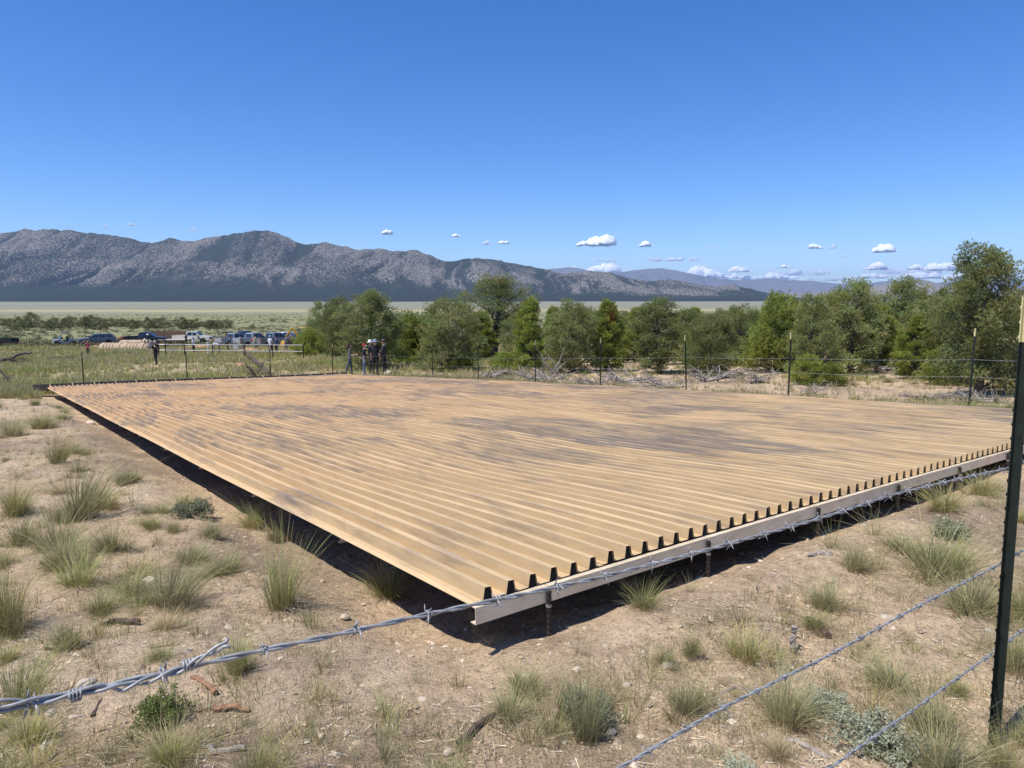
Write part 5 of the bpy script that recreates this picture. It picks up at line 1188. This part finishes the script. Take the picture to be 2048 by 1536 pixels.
mound(190, 696, 46, 5, 'red soil heap at the end of the ribbed tank', 1); mound(500, 703, 90, 7, 'reddish dug soil behind the pipe rail by the silver trucks', 2); mound(575, 706, 80, 8, 'reddish dug soil below the folded digger arm', 3); mound(400, 696, 90, 6, 'pale dug soil before the cream pickup truck', 4); mound(395, 722, 34, 5, 'small red soil patch in the grass near the gutter fence', 5); mound(480, 730, 30, 6, 'small red soil patch left of the fallen snag', 6)
# pipe rail fence
plain('pipe_pale', (0.42, 0.42, 0.41), 0.45, 0.2)
pf = [at(x, y) for x, y in ((318, 713), (332, 713), (370, 714), (426, 714), (490, 716), (546, 717), (607, 718))]
o = thing('pipe_rail_fence', 'pale two-rail pipe fence in front of the work site', 'fence', tuple(pf[0])); q0 = pf[0]
for q in pf: mb = MB(); c = q - q0; mb.tube([(c[0], c[1], c[2] - 0.2), (c[0], c[1], c[2] + 1.2)], 0.05, 8); mb.part('post', 'pipe_pale' if False else 'rebar', o)
for h in (1.16, 0.62): mb = MB(); mb.tube([q - q0 + np.array([0, 0, h]) for q in pf], 0.035, 6); mb.part('rail', 'pipe_pale', o)
q = at(417, 712); mb = MB(); mb.tube([(0, 0, -0.1), (0, 0, 1.25)], 0.05, 8); mb.lathe([(0.05, 1.25), (0.14, 1.27), (0.14, 1.33), (0.03, 1.36)], 10); o = mb.part('standpipe', 'paint_white'); o.location = tuple(q); tag(o, 'short white standpipe beside the pipe rail fence', 'pipe')
q = at(472, 700); mb = MB(); mb.box(-0.3, 0.3, -0.2, 0.2, 0, 0.42, 0.02, 0.02); mb.box(-0.32, 0.32, -0.22, 0.22, 0.42, 0.5); o = mb.part('cool_box', 'paint_white', bevel=0.02); o.location = tuple(q); tag(o, 'white cool box on the ground behind the silver truck', 'cool box')

# ------------------------------------------------------------------ people
SK = [('skin_fair', (0.50, 0.30, 0.21)), ('skin_tan', (0.36, 0.2, 0.135))]
for nm, c in SK: plain(nm, c, 0.6, 0, 0.08)
TMP = []
def cloth(c):
    nm = 'cloth_%d_%d_%d' % tuple(int(x * 100) for x in c)
    if nm not in MATS: plain(nm, c, 0.85, 0, 0.2, 14, 0.15)
    return nm
def rotx(v, a): c, s = math.cos(a), math.sin(a); return Vector((v[0], v[1] * c - v[2] * s, v[1] * s + v[2] * c))
def person(label, px, py, H, head, pose='stand', shirt=(0.1, 0.1, 0.1), pants=(0.05, 0.06, 0.09), shoe=(0.05, 0.04, 0.035), sleeve='short', skin='skin_fair', hat=None, hatc=(0.3, 0.3, 0.3), brimc=None, hair=None, hairc=(0.05, 0.03, 0.02), base=None, group='people at the site'):
    s = H / 1.75; bend = 0; hipz = 0.94; aL = aR = ((0.16, 0.0, -1), (0.05, 0.22, -1)); lL = lR = ((0.02, 0.03, -1), (0.0, -0.06, -1))
    if pose == 'front': aL = aR = ((0.14, 0.12, -1), (-0.25, 1, 0.15))
    if pose == 'walk': lL = ((0.02, 0.38, -1), (0.0, 0.05, -1)); lR = ((0.02, -0.16, -1), (0, -0.5, -0.9)); aL = ((0.25, -0.25, -1), (0.1, 0.05, -1)); aR = ((0.25, 0.3, -1), (0.1, 0.45, -1)); hipz = 0.92
    if pose == 'stride': lL = ((0.05, 0.25, -1), (0.0, -0.02, -1)); lR = ((0.05, -0.28, -1), (0, -0.3, -1)); aL = aR = ((0.14, 0.12, -1), (-0.2, 1, 0.1)); hipz = 0.9
    if pose == 'head': aR = ((0.7, 0.4, 0.25), (-0.8, 0.1, 0.75)); aL = ((0.2, 0.1, -1), (-0.1, 0.5, -0.8))
    if pose == 'bend': bend = -1.25; aL = aR = ((0.1, 0.6, -0.9), (0.0, 0.35, -1)); lL = ((0.05, 0.12, -1), (0, -0.1, -1)); lR = ((0.05, -0.1, -1), (0, -0.12, -1)); hipz = 0.9
    if pose == 'lean': bend = -0.55; aL = aR = ((0.15, 0.55, -0.8), (0.0, 0.8, -0.5))
    if pose in ('sit', 'crouch'): bend = -0.35; lL = lR = ((0.18, 1, -0.05), (0.0, -0.15 if pose == 'sit' else -0.65, -1)); hipz = 0.5 if pose == 'sit' else 0.36; aL = aR = ((0.12, 0.6, -0.8), (-0.1, 0.8, -0.1))
    J = {}; E = []
    def add(n, p, rx, ry, par=None): J[n] = (Vector(p), rx, ry); (E.append((par, n)) if par else None)
    pz = Vector((0, 0, hipz)); up = lambda v: pz + rotx(Vector(v), bend)
    add('pelvis', pz, 0.155, 0.115); add('spine', up((0, 0.01, 0.18)), 0.14, 0.105, 'pelvis'); add('chest', up((0, 0.0, 0.38)), 0.17, 0.12, 'spine')
    add('neck', up((0, 0.01, 0.555)), 0.055, 0.055, 'chest'); hb = 0.35 * -bend
    hd = lambda y, z: up((0, 0.01, 0.555)) + rotx(Vector((0, y, z)), bend * 0.55)
    add('jaw', hd(0.025, 0.075), 0.064, 0.075, 'neck'); add('face', hd(0.02, 0.145), 0.078, 0.096, 'jaw'); add('crown', hd(0.0, 0.225), 0.066, 0.08, 'face')
    add('nose', hd(0.125, 0.135), 0.014, 0.014, 'face')
    for sd in (-1, 1): add('ear%d' % sd, hd(0.0, 0.145) + Vector((sd * 0.088, 0, 0)), 0.013, 0.02, 'face')
    for sd, (ua, la), (ul, ll) in ((-1, aL, lL), (1, aR, lR)):
        k = 'L' if sd < 0 else 'R'; f = lambda d: Vector((d[0] * sd, d[1], d[2])).normalized()
        sh = up((sd * 0.165, -0.005, 0.485)); add('sh' + k, sh, 0.072, 0.07, 'chest')
        ra = (lambda v: rotx(v, bend * 0.35)) if bend else (lambda v: v)
        el = sh + ra(f(ua)) * 0.285; wr = el + ra(f(la)) * 0.255; pa = wr + ra(f(la)) * 0.07
        add('el' + k, el, 0.046, 0.046, 'sh' + k); add('wr' + k, wr, 0.031, 0.028, 'el' + k); add('pa' + k, pa, 0.036, 0.02, 'wr' + k)
        d = ra(f(la)).normalized(); sdv = d.cross(Vector((sd * 1.0, 0.2, 0.3))).normalized(); cr = sdv.cross(d).normalized()
        for q in range(4):
            o_ = (q - 1.5) * 0.02; ln = (0.075, 0.085, 0.08, 0.062)[q]; a1 = pa + d * ln * 0.55 + sdv * o_; a2 = pa + d * ln + sdv * o_ * 1.05 + cr * 0.025
            add('f%s%da' % (k, q), a1, 0.009, 0.009, 'pa' + k); add('f%s%db' % (k, q), a2, 0.0075, 0.0075, 'f%s%da' % (k, q))
        add('t%sa' % k, wr + d * 0.04 + sdv * 0.042, 0.010, 0.010, 'pa' + k); add('t%sb' % k, wr + d * 0.085 + sdv * 0.055 + cr * 0.015, 0.008, 0.008, 't%sa' % k)
        hp = pz + Vector((sd * 0.092, 0, -0.03)); add('hip' + k, hp, 0.096, 0.1, 'pelvis'); kn = hp + f(ul) * 0.43; an = kn + f(ll) * 0.41
        add('kn' + k, kn, 0.062, 0.065, 'hip' + k); add('an' + k, an, 0.044, 0.05, 'kn' + k); add('toe' + k, an + Vector((sd * 0.025, 0.17, -0.055)), 0.042, 0.032, 'an' + k); add('heel' + k, an + Vector((0, -0.05, -0.06)), 0.036, 0.03, 'an' + k)
    names = list(J); ix = {n: i for i, n in enumerate(names)}; lo = min(J[n][0].z - J[n][2] for n in names if n[:3] in ('toe', 'hee'))
    bm = bmesh.new(); sl = bm.verts.layers.skin.verify()
    for n in names: v = bm.verts.new((J[n][0] - Vector((0, 0, lo))) * s); v[sl].radius = (J[n][1] * s, J[n][2] * s); v[sl].use_root = n == 'pelvis'
    bm.verts.ensure_lookup_table()
    for a, b2 in E: bm.edges.new((bm.verts[ix[a]], bm.verts[ix[b2]]))
    me = bpy.data.meshes.new('tmp_person'); bm.to_mesh(me); bm.free(); t_ = bpy.data.objects.new('tmp_person', me); COL.objects.link(t_)
    t_.modifiers.new('s', 'SKIN').use_smooth_shade = True; sb = t_.modifiers.new('u', 'SUBSURF'); sb.levels = 1; sb.render_levels = 1
    reg = []
    for a, b2 in E:
        if b2[:2] in ('el', 'sh'): r_ = 0
        elif b2[:2] == 'wr': r_ = 0 if sleeve == 'long' else 2
        elif b2[:2] in ('pa',) or b2[0] in 'ft' and b2[:2] != 'to' and b2 != 'face': r_ = 2
        elif b2[:3] in ('hip',) or b2[:2] in ('kn', 'an'): r_ = 1
        elif b2[:3] in ('toe', 'hee'): r_ = 3
        elif b2 in ('spine', 'chest'): r_ = 0
        else: r_ = 2
        reg.append(((J[a][0] - Vector((0, 0, lo))) * s, (J[b2][0] - Vector((0, 0, lo))) * s, r_, J[a][1] * s, J[b2][1] * s))
    hc = (hd(0.0, 0.16) - Vector((0, 0, lo))) * s
    p = base if base is not None else at(px, py)
    TMP.append(dict(t=t_, reg=reg, mats=[cloth(shirt), cloth(pants), skin, cloth(shoe)], label=label, loc=tuple(p), rz=R(head) - math.pi / 2, hat=hat, hatc=hatc, brimc=brimc, hair=hair, hairc=hairc, hc=hc, s=s, tilt=bend * 0.55, group=group))
GN = 'people standing by the apron'
person('long-haired woman in grey shirt and dark flared jeans holding something up', 700, 753, 1.72, 15, 'stride', (0.11, 0.115, 0.115), (0.06, 0.075, 0.10), hair='long', hairc=(0.06, 0.035, 0.025), group=GN)
person('boy in red cap with white brim, dark vest and blue jeans', 729, 751, 1.64, 5, 'stand', (0.025, 0.03, 0.07), (0.10, 0.17, 0.32), hat='cap', hatc=(0.5, 0.03, 0.03), brimc=(0.75, 0.75, 0.75), group=GN)
person('person in white hat and dark clothes partly behind the wide-brimmed hat', 741, 748, 1.80, 350, 'front', (0.03, 0.03, 0.032), (0.07, 0.06, 0.05), hat='brim', hatc=(0.7, 0.69, 0.65), sleeve='long', group=GN)
person('man in grey-blue wide-brimmed hat and black clothes with his back turned', 751, 752, 1.84, 80, 'stand', (0.02, 0.02, 0.024), (0.028, 0.028, 0.032), hat='wide', hatc=(0.20, 0.235, 0.31), group=GN)
person('person in charcoal long sleeves and dark cap facing the group', 769, 750, 1.88, 170, 'front', (0.055, 0.055, 0.06), (0.03, 0.03, 0.03), sleeve='long', hat='cap', hatc=(0.09, 0.09, 0.095), hair='short', group=GN)
person('man in black walking across the grass toward the apron', 313, 730, 1.80, 262, 'walk', (0.014, 0.014, 0.018), (0.016, 0.016, 0.02), hat='cap', hatc=(0.35, 0.34, 0.36))
person('person in red shirt with one arm raised to the head in the field', 177, 714, 1.55, 280, 'head', (0.45, 0.10, 0.11), (0.03, 0.05, 0.06), hair='short', hairc=(0.09, 0.04, 0.03))
P2 = [
 ('person in red shirt bending at the small rusty trailer', 238, 690, 1.68, 0, 'bend', (0.40, 0.09, 0.08), (0.14, 0.13, 0.12), None, (0, 0, 0)),
 ('person in tan shirt and pale hat seated on the ribbed tank', 288, 698, 1.70, 340, 'sit', (0.42, 0.37, 0.26), (0.26, 0.27, 0.27), 'wide', (0.62, 0.62, 0.6)),
 ('person in white hat and black top standing behind the seated one', 297, 694, 1.78, 200, 'stand', (0.02, 0.02, 0.025), (0.05, 0.05, 0.06), 'wide', (0.75, 0.75, 0.75)),
 ('person in lavender shirt and cap crouching at the tank end', 304, 700, 1.65, 190, 'crouch', (0.36, 0.32, 0.42), (0.2, 0.2, 0.22), 'cap', (0.6, 0.6, 0.62)),
 ('person in navy shirt beside the flatbed trailer', 329, 697, 1.72, 200, 'stand', (0.03, 0.035, 0.09), (0.05, 0.05, 0.06), 'cap', (0.05, 0.05, 0.09)),
 ('person in black by the door of the cream pickup', 373, 692, 1.76, 260, 'front', (0.03, 0.032, 0.035), (0.05, 0.05, 0.05), 'cap', (0.06, 0.06, 0.06)),
 ('person in white shirt and black trousers at the pipe rail', 388, 707, 1.66, 170, 'stand', (0.68, 0.66, 0.68), (0.02, 0.02, 0.022), 'cap', (0.3, 0.31, 0.33)),
 ('person in straw hat and dark top by the cream pickup nose', 402, 693, 1.74, 200, 'lean', (0.10, 0.10, 0.10), (0.06, 0.07, 0.09), 'wide', (0.60, 0.50, 0.33)),
 ('person in white shirt and tan trousers bending at the pipe rail', 438, 707, 1.70, 190, 'bend', (0.62, 0.62, 0.64), (0.36, 0.27, 0.17), None, (0, 0, 0)),
 ('person in black beside the one in light blue', 456, 704, 1.70, 30, 'lean', (0.03, 0.03, 0.03), (0.03, 0.03, 0.035), None, (0, 0, 0)),
 ('person in light blue shirt behind the silver racked truck', 463, 701, 1.70, 330, 'stand', (0.35, 0.46, 0.62), (0.35, 0.3, 0.24), None, (0, 0, 0)),
 ('person in brown shirt leaning over behind the pipe rail', 489, 707, 1.72, 200, 'lean', (0.17, 0.10, 0.08), (0.06, 0.07, 0.09), 'cap', (0.5, 0.42, 0.36)),
 ('person in tan shirt by the tailgate of a silver truck', 512, 700, 1.72, 160, 'front', (0.55, 0.46, 0.34), (0.12, 0.13, 0.15), None, (0, 0, 0)),
 ('person in white shirt and cap standing at the pipe rail', 541, 707, 1.76, 90, 'stand', (0.66, 0.66, 0.68), (0.03, 0.03, 0.04), 'cap', (0.5, 0.5, 0.52)),
 ('person in navy shirt with forearm out at the pipe rail', 553, 708, 1.72, 60, 'front', (0.045, 0.06, 0.13), (0.03, 0.03, 0.045), 'cap', (0.06, 0.06, 0.08)),
 ('person in grey plaid shirt left of the digger arm', 573, 702, 1.74, 70, 'stand', (0.12, 0.125, 0.16), (0.05, 0.06, 0.08), 'cap', (0.32, 0.32, 0.34)),
 ('person in maroon shirt beside the digger arm', 583, 703, 1.74, 110, 'front', (0.12, 0.055, 0.06), (0.04, 0.05, 0.06), 'cap', (0.42, 0.4, 0.4)),
 ('person in straw hat crouching by the digger', 607, 703, 1.70, 200, 'crouch', (0.40, 0.30, 0.2), (0.14, 0.13, 0.14), 'wide', (0.58, 0.48, 0.36)),
 ('person in white shirt behind the digger canopy post', 618, 700, 1.74, 200, 'stand', (0.62, 0.62, 0.62), (0.04, 0.04, 0.05), None, (0, 0, 0)),
]
for lb, px, py, H, hd_, ps, sh, pa, ht, hc in P2: person(lb, px, py, H, hd_, ps, sh, pa, hat=ht, hatc=hc, skin='skin_tan', hair=None if ht else 'short', group='people working at the site')
bpy.context.view_layer.update(); dg = bpy.context.evaluated_depsgraph_get()
for T in TMP:
    me = bpy.data.meshes.new_from_object(T['t'].evaluated_get(dg)); me.name = 'person'; me.materials.clear()
    for mn in T['mats']: me.materials.append(MATS[mn])
    n = len(me.polygons); C = np.zeros(n * 3); me.polygons.foreach_get('center', C); C = C.reshape(-1, 3); best = np.full(n, 1e9); mi = np.zeros(n, np.int32)
    for a, b2, r_, ra, rb in T['reg']:
        a = np.array(a); d = np.array(b2) - a; tt = np.clip(((C - a) @ d) / (d @ d + 1e-9), 0, 1); ds = np.linalg.norm(C - a - tt[:, None] * d, axis=1) / (ra + (rb - ra) * tt + 0.01); k = ds < best; best[k] = ds[k]; mi[k] = r_
    me.polygons.foreach_set('material_index', mi); me.polygons.foreach_set('use_smooth', np.ones(n, bool)); me.update()
    o = link('person', me, None, T['loc']); o.rotation_euler = (0, 0, T['rz']); tag(o, T['label'], 'person', T['group'])
    s = T['s']; hc = T['hc']
    def hp(mb, nm, mat): ob = mb.part(nm, mat, o, smooth=True); ob.location = hc; ob.rotation_euler = (T['tilt'], 0, 0); ob.scale = (s, s, s)
    if T['hat']:
        mb = MB()
        if T['hat'] == 'cap':
            mb.lathe([(0.098, 0.03), (0.104, 0.06), (0.095, 0.105), (0.06, 0.135), (0.01, 0.145)], 14)
            hp(mb, 'cap', cloth(T['hatc'])); mb = MB(); vs = []
            for k in range(9): a = math.pi * k / 8; vs += [(0.1 * math.cos(a), 0.095 * math.sin(a), 0.045), (0.088 * math.cos(a), 0.06 + 0.125 * math.sin(a), 0.03)]
            mb.add(vs, [(2 * k, 2 * k + 1, 2 * k + 3, 2 * k + 2) for k in range(8)]); hp(mb, 'cap_brim', cloth(T['brimc'] or T['hatc']))
        else:
            br = 0.20 if T['hat'] == 'wide' else 0.155
            mb.lathe([(br, 0.035), (br * 0.98, 0.05), (0.105, 0.06), (0.1, 0.1), (0.085, 0.16), (0.05, 0.175), (0.01, 0.17)], 16); hp(mb, 'hat', cloth(T['hatc']))
    if T['hair']:
        mb = MB(); mb.lathe([(0.10, -0.02), (0.104, 0.04), (0.092, 0.09), (0.05, 0.12), (0.01, 0.125)], 14, c=(0, -0.022, 0))
        if T['hair'] == 'long': mb.tube([(0, -0.05, 0.05), (0, -0.075, -0.08), (0, -0.085, -0.22), (0, -0.07, -0.36)], [0.085, 0.1, 0.09, 0.03], 8)
        hp(mb, 'hair', cloth(T['hairc']))
    bpy.data.objects.remove(T['t'])
# ------------------------------------------------------------------ clouds: small fair-weather cumulus far beyond the ranges
def cloud_mat(name, alpha_lo, alpha_hi, sc):
    m, t, b = new_mat(name); tc = N(t, 'ShaderNodeTexCoord').outputs['Object']
    b.inputs['Base Color'].default_value = (0.97, 0.97, 0.975, 1); b.inputs['Roughness'].default_value = 1.0; b.inputs['Specular IOR Level'].default_value = 0
    n1 = noise(t, tc, sc, 5, 0.62); fac = ramp(t, n1, [(0.36, alpha_lo), (0.64, alpha_hi)])
    t.links.new(fac, b.inputs['Alpha'])
cloud_mat('cloud_core', 0.9, 1.0, 0.9); cloud_mat('cloud_fringe', 0.0, 0.12, 1.4)
cloud_mat('cloud_wisp', 0.02, 0.45, 1.2)
def ico(sub):
    bm = bmesh.new(); bmesh.ops.create_icosphere(bm, subdivisions=sub, radius=1); v = np.array([x.co[:] for x in bm.verts]); f = np.array([[q.index for q in p.verts] for p in bm.faces]); bm.free(); return v, f
IV3, IF3 = ico(3); IV2, IF2 = ico(2); IV1, IF1 = ico(1)
def cloud(px, py, w, h, D, label, seed, thin=False):
    rng = np.random.default_rng(seed); r = ray(px, py); c = r * (D / r[1]); k = D / F; W = w * k / 2; H = h * k * 0.9
    o = thing('cloud', label, 'cloud', tuple(c - np.array([0, 0, H / 2])), 0, 'small clouds over the ranges'); o.scale = (W, W, W); asp = H / W
    core = []; fr = []; n = 9 if w < 40 else 16 if w < 80 else 24
    IV, IF = (IV3, IF3) if w > 50 else (IV2, IF2)
    for i in range(n):
        x = rng.uniform(-0.9, 0.9); x = x * (0.55 + 0.45 * abs(x)); top = asp * (1 - abs(x) ** 1.5) * rng.uniform(0.45, 1.0); rad = max(0.09, top * rng.uniform(0.7, 1.15)); p = np.array([x, rng.uniform(-0.3, 0.3), rad * rng.uniform(0.0, 0.12)])
        d = 1 + 0.85 * (fbm(IV[:, 0] * 3.1 + i * 3.1 + seed, IV[:, 1] * 2.9 + IV[:, 2] * 3.3, 4, seed + i, 0.6) - 0.5); d1 = 1 + 0.9 * (vnoise(IV1[:, 0] * 2.3 + i * 3.1 + seed, IV1[:, 1] * 2.3 + IV1[:, 2] * 1.9, seed + i) - 0.5)
        s3 = np.array([0.75 + 0.2 / (asp + 0.3), 0.8, 0.95]) * rad; v = IV * d[:, None] * s3 + p; v[:, 2] = np.maximum(v[:, 2], 0.02 * rng.random() + 0.03 * np.sin(v[:, 0] * 9))
        core.append(v); v2 = IV1 * d1[:, None] * s3 * 1.18 + p; v2[:, 2] = np.maximum(v2[:, 2], -0.03); fr.append(v2)
    def build(nm, L, mat): iv, if_ = (IV, IF) if L is core else (IV1, IF1); V = np.concatenate(L); Fq = np.concatenate([if_ + i * len(iv) for i in range(len(L))]); return link(nm, mesh_from(nm, V, Fq, [mat], smooth=True), o)
    if not thin: build('cloud_body', core, 'cloud_core')
    build('cloud_fringe', fr, 'cloud_wisp' if thin else 'cloud_fringe')
CL = [(1193, 479, 84, 26, 56, 'largest lone puffy cloud above the blue ranges', 0), (1290, 487, 38, 13, 58, 'small flat-based cloud right of the largest one', 0), (772, 463, 32, 12, 55, 'small cloud above the falling ridge', 0), (911, 470, 24, 8, 55, 'thin small cloud above the ridge saddle', 0), (973, 485, 26, 9, 55, 'faint left half of a pair of thin clouds', 1), (1007, 484, 32, 8, 55, 'right half of a pair of thin clouds', 0), (385, 458, 22, 7, 55, 'tiny cloud above the pointed knoll', 1), (262, 449, 32, 5, 55, 'faint wisp above the long ridge', 1), (208, 452, 16, 5, 55, 'tiniest wisp above the long ridge', 1), (1629, 491, 32, 13, 57, 'small cloud left of the flat-based oval cloud', 0), (1666, 494, 16, 6, 57, 'tiny cloud beside a small one', 1), (1767, 496, 58, 17, 57, 'flat-based oval cloud over the woodland', 0), (1567, 531, 26, 10, 62, 'small low cloud over the blue ranges', 0), (1756, 532, 64, 15, 62, 'long low cloud over the hill behind the woodland', 0), (1828, 533, 40, 13, 62, 'low cloud left of the biggest pinyon', 0), (1885, 532, 84, 18, 62, 'broad low cloud beside the biggest pinyon', 0), (1212, 536, 96, 22, 80, 'cloud bank resting behind the small blue peak', 0), (1148, 541, 44, 12, 80, 'cloud edge left of the bank behind the blue peak', 0), (1405, 542, 84, 28, 80, 'heaped cloud behind the highest blue peak', 0), (1460, 551, 70, 14, 80, 'low cloud bank right of the heaped cloud', 0), (1545, 552, 120, 13, 80, 'long flat cloud bank on the far horizon', 0), (1660, 556, 110, 10, 80, 'thin cloud bank over the low blue range', 1), (1745, 550, 80, 12, 80, 'low cloud behind the hill over the woodland', 0), (1840, 550, 110, 14, 80, 'low horizon cloud behind the feathery pinyon', 0), (1990, 545, 130, 22, 80, 'horizon cloud behind the biggest pinyon crown', 0), (1340, 518, 110, 6, 70, 'thin streak of cloud above the blue peaks', 1), (1422, 492, 26, 4, 57, 'faint wisp in the clear sky', 1), (1690, 512, 16, 5, 60, 'faint speck of cloud over the woodland', 1), (1300, 552, 120, 9, 82, 'pale cloud veil behind the low blue saddle', 1), (1590, 545, 150, 9, 82, 'pale cloud veil over the long blue range', 1), (1800, 541, 170, 10, 82, 'pale cloud veil over the hill behind the woodland', 1), (1480, 538, 60, 12, 80, 'soft cloud right of the highest blue peak', 0), (1930, 552, 110, 16, 82, 'soft low cloud behind the biggest pinyon', 0), (1215, 520, 60, 5, 70, 'faint streak above the cloud bank', 1)]
for i, (px, py, w, h, D, lb, th) in enumerate(CL): cloud(px, py, w, h, D * 1000.0, lb, 300 + i, bool(th))
# ------------------------------------------------------------------ haze
m = bpy.data.materials.new('haze'); m.use_nodes = True; t = m.node_tree
for n in list(t.nodes):
    if n.type == 'BSDF_PRINCIPLED': t.nodes.remove(n)
pv = t.nodes.new('ShaderNodeVolumePrincipled'); pv.inputs['Color'].default_value = (0.50, 0.68, 1.0, 1)
pv.inputs['Density'].default_value = 2.5e-5; pv.inputs['Anisotropy'].default_value = 0.0
t.links.new(pv.outputs[0], t.nodes['Material Output'].inputs['Volume'])
MATS['haze'] = m
hz = MB(); hz.box(-40000, 40000, -4000, 50000, -400, 1900)
o = hz.part('haze', 'haze'); tag(o, 'thin pale blue air over the whole valley', 'haze', kind='stuff')
